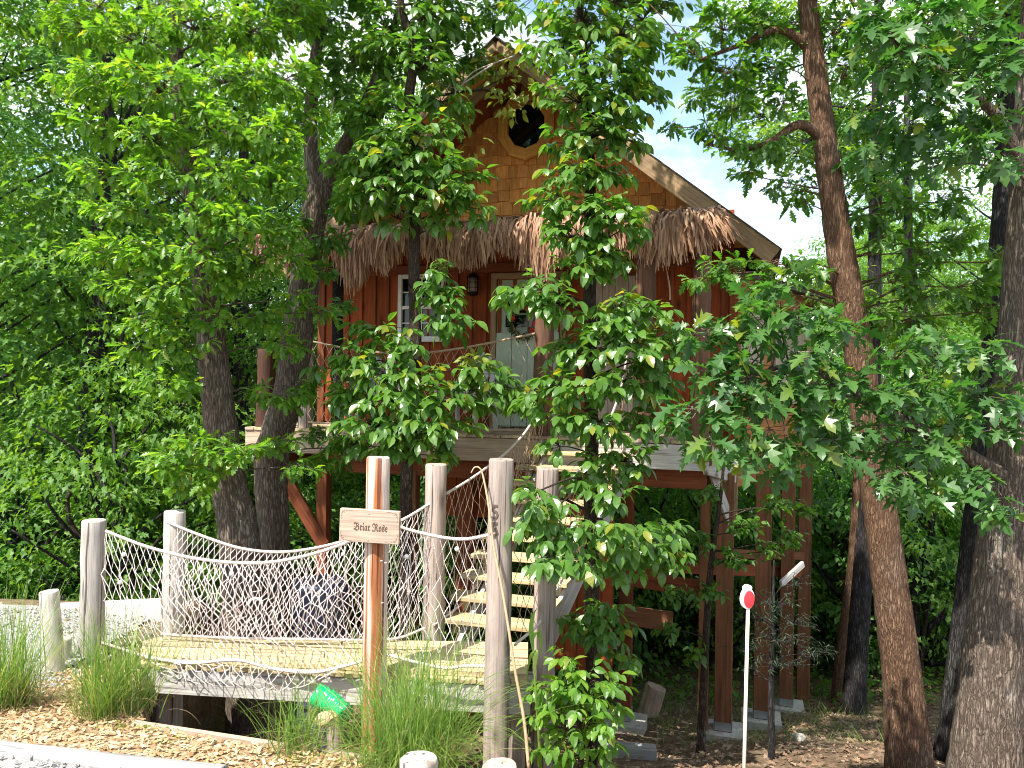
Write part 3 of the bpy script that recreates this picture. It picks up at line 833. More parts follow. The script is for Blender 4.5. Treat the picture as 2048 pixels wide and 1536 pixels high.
# dark drum standing in the hollow behind the net
dc = P(640, 1215, 8.3)
t = thing('drum', 'dark blue-grey drum in the shade behind the rear net', 'drum', (dc[0], dc[1], tz(dc[0], dc[1])))
g = Geo(); zz = np.array([tz(dc[0], dc[1]) - 0.05, dc[2] - 0.35, dc[2] - 0.33, dc[2] - 0.3, dc[2] + 0.24, dc[2] + 0.26])
g.tube([[dc[0], dc[1], z] for z in zz], [0.3, 0.3, 0.315, 0.3, 0.3, 0.28], 22)
link('body', g.mesh('body', False), t, None, M_tire)
g = Geo(); g.tube([[dc[0], dc[1], dc[2] + 0.262], [dc[0], dc[1], dc[2] + 0.29]], [0.29, 0.27], 22); link('lid', g.mesh('lid'), t, None, M_tire)

# green plastic piece and the stone under the walkway
gp = [P(640, 1398, 5.5), P(655, 1405, 5.42), P(672, 1416, 5.36), P(688, 1432, 5.3)]
g = Geo(); g.tube(curve_pts(gp, 24), 0.072 + 0.012 * np.sin(np.arange(len(curve_pts(gp, 24))) * 1.7), 12, True, 0.10, 3)
tag(link('plastic_tube', g.mesh('plastic_tube', True), mat=M_green), 'shiny bright green plastic tube poking out under the walkway', 'tube')
def rock(label, c, s, seed, mat):
    rg = np.random.default_rng(seed)
    th = np.linspace(0.1, math.pi - 0.1, 7)
    g = Geo(); g.tube([[0, 0, s[2] * math.cos(t)] for t in th], [max(s[0], s[1]) * math.sin(t) for t in th], 9, True, 0.16, seed)
    return tag(link('rock', g.mesh('rock'), None, Matrix.Translation(Vector(c)), mat), label, 'rock')
M_stone = plain('tan_stone', (0.42, 0.30, 0.17), 0.9, var=0.3, relief=0.7, nscale=25)
rock('pale tan stone beside the green plastic tube', P(655, 1438, 5.15), (0.075, 0.06, 0.05), 4, M_stone)
rock('small grey rock on the bare lit earth by the stilts', ground_hit(1600, 1482) + [0, 0, 0.03], (0.08, 0.06, 0.05), 9, M_concrete)

# ================================================================ the treehouse
SCN = -0.475                      # s of the ridge
ZP, SL = 4.13, 0.797              # ridge height above the eye and roof slope
WL, WR, TW = -3.55, 2.30, 1.5     # front wall: left end, right end, distance behind the deck edge
ZDK = -0.60                       # deck level
house = thing('treehouse', 'red-brown treehouse on stilts with shingled gable and thatched porch awning', 'treehouse', H(-0.6, 3, -4.3))

def hquad(name, pts, mat, thick=0.04, parent=None):
    """Flat panel through four house points given as (s, t, z), with thickness."""
    W = [Vector(H(*p)) for p in pts]
    n = (W[1] - W[0]).cross(W[3] - W[0]).normalized() * thick
    M = axis_matrix(W[0], W[1], n)
    Mi = M.inverted()
    V = [Mi @ w for w in W] + [Mi @ (w + n) for w in W]
    me = Geo().add([list(v) for v in V], Q=[[3, 2, 1, 0], [4, 5, 6, 7], [0, 1, 5, 4], [1, 2, 6, 5], [2, 3, 7, 6], [3, 0, 4, 7]]).mesh(name)
    return link(name, me, parent or house, M, mat)

def htimber(name, a, b, w, h, mat, parent=None, up=(0, 0, 1)):
    return timber(name, H(*a), H(*b), w, h, mat, parent or house, up)

OUTN = tuple(-HAY)                # outward normal of the front

# walls: a dark core carries the boards
front = hquad('front_wall', [(WL, TW + 0.03, ZDK - 0.3), (WR, TW + 0.03, ZDK - 0.3), (WR, TW + 0.03, 2.25), (WL, TW + 0.03, 2.25)], M_red, -0.1)
C2 = np.array([4.85, 12.65])      # far corner of the slanting side wall
C1 = H(WR, TW, 0)[:2]
hquad('left_wall', [(WL, TW + 0.14, ZDK - 0.3), (WL, 4.5, ZDK - 0.3), (WL, 4.5, 2.2), (WL, TW + 0.14, 2.2)], M_red, 0.1)
hquad('back_wall', [(WL, 4.5, ZDK - 0.3), (WR, 4.5, ZDK - 0.3), (WR, 4.5, 2.2), (WL, 4.5, 2.2)], M_red, 0.1)
hquad('floor_deck', [(WL, TW + 0.15, ZDK - 0.02), (WR, TW + 0.15, ZDK - 0.02), (WR, 4.45, ZDK - 0.02), (WL, 4.45, ZDK - 0.02)], M_stilt, 0.08)

# board and batten
sp = 0.212
s = WL
while s < WR - 0.02:
    w = min(sp, WR - s)
    htimber('board', (s + w / 2, TW + 0.005, ZDK + 0.02), (s + w / 2, TW + 0.005, 2.12), 0.03, w - 0.006, M_red, front, up=HAX)
    htimber('batten', (s, TW - 0.022, ZDK + 0.02), (s, TW - 0.022, 2.12), 0.024, 0.045, M_redbeam if R.random() < 0.3 else M_red, front, up=HAX)
    s += sp
htimber('corner_board', (WL - 0.01, TW - 0.02, ZDK), (WL - 0.01, TW - 0.02, 2.15), 0.05, 0.11, M_redbeam, front, up=HAX)
htimber('corner_board', (WR + 0.01, TW - 0.02, -0.9), (WR + 0.01, TW - 0.02, 1.55), 0.05, 0.11, M_redbeam, front, up=HAX)
htimber('frieze_board', (WL, TW - 0.05, 1.60), (WR, TW - 0.05, 1.60), 0.03, 0.13, M_redbeam, front)

# gable with its shingles
def roof_z(s): return ZP - SL * abs(s - SCN)
gw = Geo()
pts = [(SCN - 2.95, 1.55, 1.78), (SCN + 2.95, 1.55, 1.78), (SCN, 1.55, ZP - 0.05)]
V = [H(*p) for p in pts] + [H(p[0], 1.65, p[2]) for p in pts]
gable = link('gable', gw.add(V, T=[[0, 1, 2], [5, 4, 3]], Q=[[0, 3, 4, 1], [1, 4, 5, 2], [2, 5, 3, 0]]).mesh('gable'), house, None, M_shingle)
SH_MESH = []
for q, w in enumerate((0.13, 0.15, 0.165, 0.18, 0.20)):
    a = 0.024; b = 0.004; L = 0.215
    V = [[0, -w / 2, 0], [0, w / 2, 0], [L, w / 2, 0], [L, -w / 2, 0], [0, -w / 2, a], [0, w / 2, a], [L, w / 2, b], [L, -w / 2, b]]
    me = Geo().add(V, Q=[[3, 2, 1, 0], [4, 5, 6, 7], [0, 1, 5, 4], [1, 2, 6, 5], [2, 3, 7, 6], [3, 0, 4, 7]]).mesh('shingle')
    me.materials.append(M_shingle); SH_MESH.append((w, me))
nsh = 0; z = 2.02; row = 0
while z < ZP - 0.1:
    half = (ZP - z) / SL - 0.10
    s = SCN - half + R.uniform(0, 0.05)
    while s < SCN + half - 0.05 and nsh < 300:
        w, me = SH_MESH[R.integers(5)]
        w = min(w, 0.5)
        sc_ = s + w / 2
        if not (abs(sc_ - SCN) < 0.30 and 3.18 < z < 3.86):
            dz = R.choice([0, 0, -0.012, 0.014, -0.02])
            base = H(sc_, 1.535 - 0.002 * (row % 2), z + dz)
            up = Vector((0, 0, 1)); nrm = (-HAY + Vector((0, 0, 0.0))).normalized()
            X = (up - nrm * 0.03).normalized(); Y = nrm.cross(X).normalized(); Z = X.cross(Y)
            M = Matrix(((X.x, Y.x, Z.x, base[0]), (X.y, Y.y, Z.y, base[1]), (X.z, Y.z, Z.z, base[2]), (0, 0, 0, 1)))
            link('shingle', me, gable, M); nsh += 1
        s += w + 0.004
    z += 0.163; row += 1

# ten-sided gable window
oc = (SCN + 0.03, 3.52)
rx, rz = 0.415, 0.47
win = thing_win = link('gable_window', Geo().tube([[0, 0, 0], [0, 0.001, 0]], 0.001, 3).mesh('gable_window'), house, Matrix.Translation(Vector(H(oc[0], 1.5, oc[1]))), M_trim)
for q in range(10):
    a0, a1 = -math.pi / 2 + q * math.pi / 5, -math.pi / 2 + (q + 1) * math.pi / 5
    gg = Geo(); VV = []
    for t in (1.44, 1.54):
        for (a, k) in ((a0, 1), (a1, 1), (a1, 0.66), (a0, 0.66)):
            VV.append(H(oc[0] + rx * k * math.cos(a), t, oc[1] + rz * k * math.sin(a)))
    c = sum(VV) / 8
    M = axis_matrix(c, c + (VV[1] - VV[0]))
    Mi = np.array(M.inverted())
    VV = [(np.append(v, 1) @ Mi.T)[:3] * np.array([0.992, 1, 1]) for v in VV]
    gg.add(VV, Q=[[0, 1, 2, 3], [7, 6, 5, 4], [0, 4, 5, 1], [1, 5, 6, 2], [2, 6, 7, 3], [3, 7, 4, 0]])
    link('trim_board', gg.mesh('trim_board'), win, M, M_trim)
gg = Geo()
ring = [H(oc[0] + rx * 0.665 * math.cos(a), 1.505, oc[1] + rz * 0.665 * math.sin(a)) for a in [-math.pi / 2 + q * math.pi / 5 for q in range(10)]]
VV = ring + [H(oc[0], 1.505, oc[1])]
gg.add(VV, T=[[10, q, (q + 1) % 10] for q in range(10)])
link('pane', gg.mesh('pane'), win, None, M_glass)

# roof with hood
def roof_slab(name, side, t0, t1, s_in, s_out, mat, thick=0.07, parent=None):
    zi = ZP - SL * s_in; zo = ZP - SL * s_out
    a, b = SCN + side * s_in, SCN + side * s_out
    W = [H(a, t0, zi), H(b, t0, zo), H(b, t1, zo), H(a, t1, zi)]
    V = W + [w + np.array([0, 0, thick]) for w in W]
    Q = [[3, 2, 1, 0], [4, 5, 6, 7], [0, 1, 5, 4], [1, 2, 6, 5], [2, 3, 7, 6], [3, 0, 4, 7]]
    return link(name, Geo().add(V, Q=Q).mesh(name), parent or house, None, mat)
roof = roof_slab('roof', 1, 0.74, 4.9, 0.0, 3.22, M_redbeam)
roof_slab('roof_board', -1, 0.74, 4.9, 0.0, 3.22, M_redbeam, parent=roof)
for side in (1, -1):
    for k in range(12):                               # asphalt courses, lapped, their front ends in view
        s0 = k * 3.3 / 12
        W = []
        zi = ZP + 0.075 - SL * s0 + 0.004; s1 = s0 + 3.3 / 12 + 0.02; zo = ZP + 0.075 - SL * s1 + 0.016
        W = [H(SCN + side * s0, 0.66, zi), H(SCN + side * s1, 0.66, zo), H(SCN + side * s1, 4.95, zo), H(SCN + side * s0, 4.95, zi)]
        V = W + [w + np.array([0, 0, 0.008]) for w in W]
        link('roof_course', Geo().add(V, Q=[[3, 2, 1, 0], [4, 5, 6, 7], [0, 1, 5, 4], [1, 2, 6, 5], [2, 3, 7, 6], [3, 0, 4, 7]]).mesh('roof_course'), roof, None, M_roof)
    a, b = (SCN + side * 0.02, 0.70, ZP - 0.06), (SCN + side * 3.24, 0.70, ZP - SL * 3.24 - 0.04)
    htimber('rake_board', a, b, 0.05, 0.225, M_rake, roof)
    roof_slab('hood', side, 0.24, 0.735, 0.0, 1.02, M_redbeam, 0.05, roof)
    for k in range(4):                                # hood sheathing boards seen from below
        roof_slab('hood_board', side, 0.25 + k * 0.12, 0.25 + k * 0.12 + 0.113, 0.01, 1.02, M_trim, -0.014, roof)
    htimber('hood_rake', (SCN + side * 0.0, 0.22, ZP - 0.02), (SCN + side * 1.05, 0.22, ZP - 0.02 - SL * 1.05), 0.035, 0.13, M_rake, roof)
    W = [H(SCN, 0.18, ZP + 0.06), H(SCN + side * 1.1, 0.18, ZP + 0.06 - SL * 1.1), H(SCN + side * 1.1, 0.75, ZP + 0.06 - SL * 1.1), H(SCN, 0.75, ZP + 0.06)]
    V = W + [w + np.array([0, 0, 0.02]) for w in W]
    link('hood_course', Geo().add(V, Q=[[3, 2, 1, 0], [4, 5, 6, 7], [0, 1, 5, 4], [1, 2, 6, 5], [2, 3, 7, 6], [3, 0, 4, 7]]).mesh('hood_course'), roof, None, M_roof)

# slanting side wall of plank siding
def side_pt(f, z): 
    q = C1 * (1 - f) + C2 * f
    return np.array([q[0], q[1], z])
sdir = Vector((*(C2 - C1), 0)).normalized(); sout = Vector((sdir.y, -sdir.x, 0))
side = link('side_wall', Geo().box((0, 0, 0), (0.02, 0.02, 0.02)).mesh('side_wall'), house, Matrix.Translation(Vector(side_pt(0.5, 0)) - sout * 0.1), M_siding)
z = -1.29
while z < 1.4:
    timber('siding_plank', side_pt(0.005, z + 0.07), side_pt(0.985, z + 0.07), 0.03, 0.138, M_siding, side)
    z += 0.1445
timber('corner_board', side_pt(0.995, -1.3), side_pt(0.995, 1.45), 0.07, 0.05, M_redbeam, side, up=sdir)
for (f0, f1, z0, z1) in ((0.45, 0.94, -0.25, 1.05), (0.05, 0.30, 0.3, 1.0)):
    o = timber('beadboard_panel', side_pt((f0 + f1) / 2, z0) + np.array(sout) * 0.03, side_pt((f0 + f1) / 2, z1) + np.array(sout) * 0.03, 0.03, float(np.linalg.norm(C2 - C1)) * (f1 - f0), M_bead, side, up=sdir)
inner = H(WR, 4.5, 0)[:2]
V = [[*C1, 1.42], [*(C2 + np.array(sout[:2]) * 0.25), 1.42], [*(np.array(inner) + 0.2), 1.42], [*C1, 1.5], [*(C2 + np.array(sout[:2]) * 0.25), 1.5], [*(np.array(inner) + 0.2), 1.9]]
link('side_roof', Geo().add(V, T=[[2, 1, 0], [3, 4, 5]], Q=[[0, 1, 4, 3], [1, 2, 5, 4], [2, 0, 3, 5]]).mesh('side_roof'), house, None, M_roof)
V = [[*C1, -1.29], [*C2, -1.29], [*inner, -1.29], [*C1, -1.2], [*C2, -1.2], [*inner, -1.2]]
link('side_floor', Geo().add(V, T=[[2, 1, 0], [3, 4, 5]], Q=[[0, 1, 4, 3], [1, 2, 5, 4], [2, 0, 3, 5]]).mesh('side_floor'), house, None, M_stilt)
V = [[*C2, -1.28], [*inner, -1.28], [*inner, 1.42], [*C2, 1.42]]
link('side_back_wall', Geo().add(V, Q=[[0, 1, 2, 3]]).mesh('side_back_wall'), house, None, M_siding)

# deck
DL, DR = -3.78, 2.06
deck = link('deck', Geo().box((0, 0, 0), (0.02, 0.02, 0.02)).mesh('deck'), house, Matrix.Translation(Vector(H(-0.8, 0.8, ZDK - 0.2))), M_stilt)
s = DL
while s < DR:
    htimber('deck_board', (s + 0.07, -0.03 - 0.01 * R.random(), ZDK - 0.018), (s + 0.07, TW - 0.01, ZDK - 0.018), 0.134, 0.034, M_fascia if R.random() < 0.6 else M_plank, deck)
    s += 0.14
zf = ZDK - 0.175
htimber('fascia_board', (DL, 0.0, zf), (-2.0, 0.0, zf), 0.04, 0.275, M_fascia, deck)
htimber('fascia_board', (-1.995, 0.0, zf - 0.004), (0.2, 0.0, zf - 0.004), 0.04, 0.275, M_fascia, deck)
htimber('fascia_board', (0.205, 0.0, zf - 0.01), (DR, 0.0, zf - 0.01), 0.04, 0.28, M_beam, deck)
htimber('fascia_board', (DR, -0.02, zf - 0.02), (WR + 0.05, 1.3, zf - 0.25), 0.04, 0.33, M_beam, deck)
htimber('rim_beam', (-2.75, 0.2, ZDK - 0.42), (DR, 0.2, ZDK - 0.42), 0.07, 0.26, M_redbeam, deck)
htimber('rim_beam', (DL + 0.1, 0.25, ZDK - 0.42), (DL + 0.1, 1.5, ZDK - 0.42), 0.07, 0.24, M_redbeam, deck)
for k in range(10):
    q = DL + 0.3 + k * 0.62
    htimber('joist', (q, 0.05, ZDK - 0.16), (q, 4.4, ZDK - 0.16), 0.045, 0.22, M_stilt, deck)

# stilts, braces, footings
def stilt(px, py_top, d, base=None, w=0.14, mat=M_stilt, pad=False):
    top = P(px, py_top, d)
    zb = tz(top[0], d)
    o = timber('stilt', [top[0], top[1], zb - 0.05], top, w, w, mat, house, up=HAX)
    if pad:
        g = Geo(); g.box((0, 0, 0), (0.5, 0.46, 0.2)); me = g.mesh('footing')
        link('footing', me, o, Matrix.Translation((top[0], d, zb + 0.03)) @ Matrix.Rotation(-0.28, 4, 'Z'), M_concrete)
        g = Geo()
        for sgn in (-1, 1):
            g.box((sgn * (w / 2 + 0.004), 0, 0.21), (0.006, w * 0.9, 0.13)); g.box((0, sgn * (w / 2 + 0.004), 0.19), (w * 0.95, 0.006, 0.1))
        link('post_bracket', g.mesh('post_bracket'), o, Matrix.Translation((top[0], d, zb)) @ Matrix.Rotation(-0.29, 4, 'Z'), M_galv)
    return o
stilt(649, 934, 9.95, mat=M_redbeam)
stilt(826, 940, 9.75, mat=M_stilt)
stilt(935, 930, 10.2, w=0.2, mat=M_redbeam)
stilt(1256, 925, 9.6, pad=True, w=0.15, mat=M_redbeam)
stilt(1412, 935, 9.35, w=0.12)
b = ground_hit(1447, 1478); stilt(1452, 945, b[1], w=0.2, pad=True)
b2 = ground_hit(1524, 1462); stilt(1528, 950, b2[1] + 0.25, w=0.2, pad=True, mat=M_stilt)
stilt(1577, 935, 11.3, w=0.19, pad=True)
stilt(1611, 935, 12.4, w=0.19)
for (a, b_, w, h, m) in ((P(570, 958, 9.9), P(648, 1090, 9.9), 0.07, 0.16, M_redbeam), (P(1090, 1130, 9.9), P(1420, 1180, 9.5), 0.07, 0.2, M_redbeam),
                         (P(1110, 1212, 9.4), P(1345, 1243, 9.2), 0.07, 0.22, M_stilt), (P(1260, 1130, 10.4), P(1600, 1145, 11.6), 0.07, 0.16, M_redbeam),
                         (P(1400, 1105, 10.2), P(1605, 1112, 12.3), 0.07, 0.12, M_stilt), (P(1425, 945, 9.2), P(1470, 1070, 9.3), 0.05, 0.1, M_beam), (P(1474, 900, 9.75), P(1470, 1060, 9.5), 0.04, 0.06, M_rake)):
    timber('brace', a, b_, w, h, m, house)
timber('white_brace', P(1562, 1168, 9.9), P(1606, 1128, 10.2), 0.04, 0.085, M_beam, house)
# red boarding under the deck beside the stair
under = link('under_deck_wall', Geo().box((0, 0, 0), (0.02, 0.02, 0.02)).mesh('under_deck_wall'), house, Matrix.Translation(Vector(H(0.6, 0.5, -1.5))), M_red)
for k in range(5):
    q = 0.36 + k * 0.145
    htimber('red_panel_board', (q, 0.34, -1.05), (q, 0.34, -3.4), 0.025, 0.14, M_red, under, up=HAX)
for k in range(10):
    q = -1.25 + k * 0.145
    htimber('red_panel_board', (q, 0.9, -1.05), (q, 0.9, -1.75), 0.025, 0.14, M_red, under, up=HAX)

# stair
stair = thing('stair', 'open stair of yellow treads climbing from the walkway to the porch', 'stair', H(0.5, -1, -2))
NT = 10
for k in range(NT):
    t0 = -1.93 + k * 0.207; zt = -2.17 + k * 0.157
    sl = -0.22 + 0.030 * k; sr = 0.80 + 0.05 * k
    htimber('tread', (sl, t0, zt - 0.02), (sr, t0, zt - 0.02), 0.26, 0.042, M_plank, stair)
    for q in (sl + 0.13, sr - 0.1):
        htimber('tread_block', (q, t0 + 0.02, zt - 0.045), (q, t0 + 0.02, zt - 0.157), 0.05, 0.09, M_plank, stair, up=HAY)
for q0, q1 in ((0.0, 0.26), (0.74, 1.2)):
    htimber('stringer', (q0, -2.0, -2.45), (q1, 0.02, -0.92), 0.045, 0.24, M_beam, stair)

# porch posts
def porch_post(label, s, t, r, z1, mat, seed, jit=0.04):
    return tag(log_obj('porch_post', H(s, t, ZDK), H(s + 0.02, t, z1), r, mat, seed=seed, jit=jit, k=20), label, 'post')
porch_post('shaggy cedar log post at the head of the stair, left of the opening', 0.19, 0.10, 0.115, 1.72, M_cedarpost, 21)
porch_post('shaggy cedar log post right of the stair opening', 1.36, 0.10, 0.115, 1.72, M_cedarpost, 22)
porch_post('smooth weathered log post behind the forked oak trunk', -2.98, 0.12, 0.09, 1.7, M_greypost, 23, 0.02)
porch_post('short dark stained log standing on the deck corner behind the oak', -3.60, 0.14, 0.115, 0.42, M_darklog, 24, 0.03)
porch_post('log post at the hidden right end of the porch', 1.98, 0.12, 0.10, 1.72, M_cedarpost, 25)

# thatched awning
fr = htimber('awning_beam', (-3.1, 0.2, 1.74), (2.05, 0.2, 1.74), 0.09, 0.09, M_stilt)
hquad('awning_board', [(-3.05, 0.15, 1.82), (2.05, 0.15, 1.82), (2.05, TW - 0.06, 2.14), (-3.05, TW - 0.06, 2.14)], M_stilt, 0.02)
def thatch(n):
    sp_ = np.where(R.random(n) < 0.03, R.uniform(-3.6, -3.0, n), R.uniform(-3.05, 2.1, n))
    lay = R.uniform(0, 1, n)                           # 0 topmost at the wall, 1 at the lip
    hang = 0.21 + 0.22 * R.random(n) ** 1.5 + 0.06 * np.sin(sp_ * 2.3 + 1) + 0.09 * np.sin(sp_ * 5.1)
    lip_t = 0.0 + 0.05 * R.normal(size=n)
    zl = 1.86 + 0.035 * R.normal(size=n) + 0.02 * np.sin(sp_ * 3)
    t0 = TW - 0.05 - lay * 1.05; z0 = 2.24 - lay * 0.28 + 0.03 * R.random(n)
    tuft = np.floor(sp_ / 0.11 + R.normal(0, 0.25, n)).astype(int); th_r = np.random.default_rng(8); tl = th_r.uniform(0.72, 1.3, 400); ts = th_r.normal(0, 0.05, 400); to = th_r.normal(0, 0.035, 400)
    hang = hang * tl[tuft + 100]; zl = zl + to[tuft + 100]
    dx = R.normal(0, 0.035, n) + ts[tuft + 100] + np.where(sp_ > 1.75, 0.22 * R.random(n), 0) - np.where(sp_ < -2.9, 0.2 * R.random(n), 0)
    rows = []
    for (f, kind) in ((0, 0), (0.55, 0), (1.0, 0), (0.12, 1), (0.4, 1), (0.72, 1), (1.0, 1)):
        if kind == 0:
            t = t0 + (lip_t - t0) * f; z = z0 + (zl - z0) * f + 0.03 * math.sin(f * 3.1)
            s_ = sp_ + dx * 0.4 * f
        else:
            t = lip_t - 0.10 * math.sin(min(1, f * 2) * 1.57) + 0.02 * f
            z = zl - hang * f; s_ = sp_ + dx * (0.4 + 0.6 * f)
        rows.append((s_, t, z))
    w = R.uniform(0.006, 0.019, n)
    wob = R.normal(0, 0.012, (7, n))
    ca = R.uniform(-0.9, 0.9, n)
    L = []; 
    for q, (s_, t, z) in enumerate(rows):
        ww = w * (1, 1, 1, 1, 0.95, 0.8, 0.3)[q]
        c = np.stack([0.15 + HX * (s_ + wob[q]) + HY * t, 9.1 - HY * (s_ + wob[q]) + HX * t, z], 1)
        off = np.stack([HX * np.cos(ca) + HY * np.sin(ca), -HY * np.cos(ca) + HX * np.sin(ca), 0.3 * np.sin(ca * 2)], 1) * ww[:, None]
        L.append(np.stack([c - off, c + off], 1))
    V = np.stack(L, 1)                                 # n, 7, 2, 3
    base = (np.arange(n) * 14)[:, None, None]
    Q = np.array([[q * 2, q * 2 + 1, q * 2 + 3, q * 2 + 2] for q in range(6)])[None] + base
    g = Geo(); g.add(V.reshape(-1, 3), Q=Q.reshape(-1, 4))
    return g
th = link('thatch', thatch(8000).mesh('thatch', True), house, None, L_straw)
tag(th, kind='stuff')
# the long loose straw that hangs at the right end
g = Geo(); g.tube(curve_pts([H(1.55, 0.3, 1.55), H(1.58, 0.28, 1.35), H(1.62, 0.27, 1.15), H(1.63, 0.27, 0.98)], 14), np.linspace(0.004, 0.012, len(curve_pts([[0,0,0],[1,0,0],[2,0,0],[3,0,0]], 14))), 5)
link('loose_straw', g.mesh('loose_straw'), house, None, M_cane)

# window with sashes
def window(s0, s1, z0, z1):
    w = link('window', Geo().box((0, 0, 0), (0.02, 0.01, 0.02)).mesh('window'), house, Matrix.Translation(Vector(H((s0 + s1) / 2, TW - 0.01, (z0 + z1) / 2))), M_white)
    fw = 0.06; t = TW - 0.055
    for (a, b) in (((s0, z0), (s0, z1)), ((s1, z0), (s1, z1))):
        htimber('frame', (a[0], t, a[1] - fw / 2), (b[0], t, b[1] + fw / 2), 0.05, fw, M_white, w, up=HAX)
    for zz in (z0, z1): htimber('frame', (s0 + fw / 2, t, zz), (s1 - fw / 2, t, zz), 0.05, fw, M_white, w)
    htimber('sill', (s0 - 0.03, t - 0.03, z0 - 0.04), (s1 + 0.03, t - 0.03, z0 - 0.04), 0.09, 0.025, M_white, w)
    zm = (z0 + z1) / 2
    htimber('meeting_rail', (s0 + fw / 2, t + 0.005, zm), (s1 - fw / 2, t + 0.005, zm), 0.04, 0.05, M_white, w)
    for (za, zb) in ((z0, zm), (zm, z1)):
        for q in (1 / 2,):
            htimber('muntin', (s0 + (s1 - s0) * q, t + 0.01, za + 0.03), (s0 + (s1 - s0) * q, t + 0.01, zb - 0.025), 0.018, 0.018, M_white, w, up=HAX)
        htimber('muntin', (s0 + 0.03, t + 0.0115, (za + zb) / 2), (s1 - 0.03, t + 0.0115, (za + zb) / 2), 0.018, 0.018, M_white, w)
        hquad('pane', [(s0, t + 0.022, za), (s1, t + 0.022, za), (s1, t + 0.022, zb), (s0, t + 0.022, zb)], M_glass, -0.004, w)
window(-2.28, -1.62, 0.63, 1.51)

# mint door and beige door
def door(name, s0, s1, z1, mat, trim, lites):
    d = hquad(name, [(s0, TW - 0.012, ZDK + 0.01), (s1, TW - 0.012, ZDK + 0.01), (s1, TW - 0.012, z1), (s0, TW - 0.012, z1)], mat, -0.035)
    for q in (s0 - 0.045, s1 + 0.045): htimber('casing', (q, TW - 0.05, ZDK), (q, TW - 0.05, z1 + 0.08), 0.04, 0.075, trim, d, up=HAX)
    htimber('casing', (s0 - 0.08, TW - 0.053, z1 + 0.05), (s1 + 0.08, TW - 0.053, z1 + 0.05), 0.045, 0.08, trim, d)
    return d
dm = door('mint_door', -0.83, 0.06, 1.43, M_mint, M_rake, True)
for k in range(4):
    q = -0.83 + 0.89 * (k + 0.5) / 4
    htimber('door_plank', (q, TW - 0.055, ZDK + 0.03), (q, TW - 0.055, 0.70), 0.02, 0.215, M_mint, dm, up=HAX)
for r_ in range(3):
    for c_ in range(2):
        a, b = -0.70 + c_ * 0.33, -0.70 + c_ * 0.33 + 0.29
        za = 0.78 + r_ * 0.19
        hquad('pane', [(a, TW - 0.05, za), (b, TW - 0.05, za), (b, TW - 0.05, za + 0.16), (a, TW - 0.05, za + 0.16)], M_glass, -0.006, dm)
g = Geo(); kx = H(-0.03, TW - 0.09, 0.38); th_ = np.linspace(0.1, 3.0, 6)
g.tube([[0, 0, 0.03 * math.cos(t)] for t in th_], [0.03 * math.sin(t) for t in th_], 10)
link('door_knob', g.mesh('door_knob', True), dm, Matrix.Translation(Vector(kx)), M_black)
db = door('beige_door', 0.55, 1.24, 1.45, M_bead, M_redbeam, False)
for k in range(8):
    q = 0.55 + 0.69 * (k + 0.5) / 8
    htimber('beadboard_strip', (q, TW - 0.052, ZDK + 0.03), (q, TW - 0.052, 1.43), 0.014, 0.082, M_bead, db, up=HAX)

# wreath on the mint door
wc = H(-0.42, TW - 0.10, 0.84)
wr = thing('wreath', 'round leafy wreath with red flowers hanging on the mint door', 'wreath', wc)
g = Geo(); a = np.linspace(0, 2 * math.pi, 25)
g.tube([Vector(wc) + HAX * 0.17 * math.cos(t) + Vector((0, 0, 0.19 * math.sin(t))) for t in a], 0.02, 6, False)
link('ring', g.mesh('ring'), wr, None, M_cane)
n = 420; an = R.uniform(0, 2 * math.pi, n); rad_ = 1 + R.normal(0, 0.13, n)
pos = np.array([Vector(wc) + HAX * 0.17 * rd * math.cos(t) + Vector((0, 0, 0.19 * rd * math.sin(t))) for t, rd in zip(an, rad_)]) + R.normal(0, 0.012, (n, 3)) - np.array(HAY) * 0.02
dd = np.array([HAX * math.cos(t + 0.8) + Vector((0, 0, math.sin(t + 0.8))) for t in an]) + R.normal(0, 0.5, (n, 3))
LV = np.array([[0, 0, 0], [.5, .2, .04], [1, 0, 0], [.5, -.2, .04]]); LT = [[0, 1, 2], [0, 2, 3]]
g = Geo(); scatter_mesh(g, LV, LT, pos, dd, np.array(-HAY)[None] + R.normal(0, 0.5, (n, 3)), R.uniform(0.035, 0.075, n))
link('leaf_ring', g.mesh('leaf_ring'), wr, None, L_wreath)
for (px_, pz_) in ((0.13, 0.10), (0.16, -0.02), (-0.15, 0.05), (0.06, 0.17), (0.12, -0.12)):
    g = Geo(); c = Vector(wc) + HAX * px_ + Vector((0, 0, pz_)) - HAY * 0.045
    for q in range(6):
        t = q * 1.047; e = HAX * math.cos(t) + Vector((0, 0, math.sin(t)))
        f_ = HAX * -math.sin(t) + Vector((0, 0, math.cos(t)))
        g.add([c, c + e * 0.025 + f_ * 0.014, c + e * 0.042 - HAY * 0.01, c + e * 0.025 - f_ * 0.014], T=[[0, 1, 2], [0, 2, 3]])
    link('flower', g.mesh('flower'), wr, None, M_redflower)

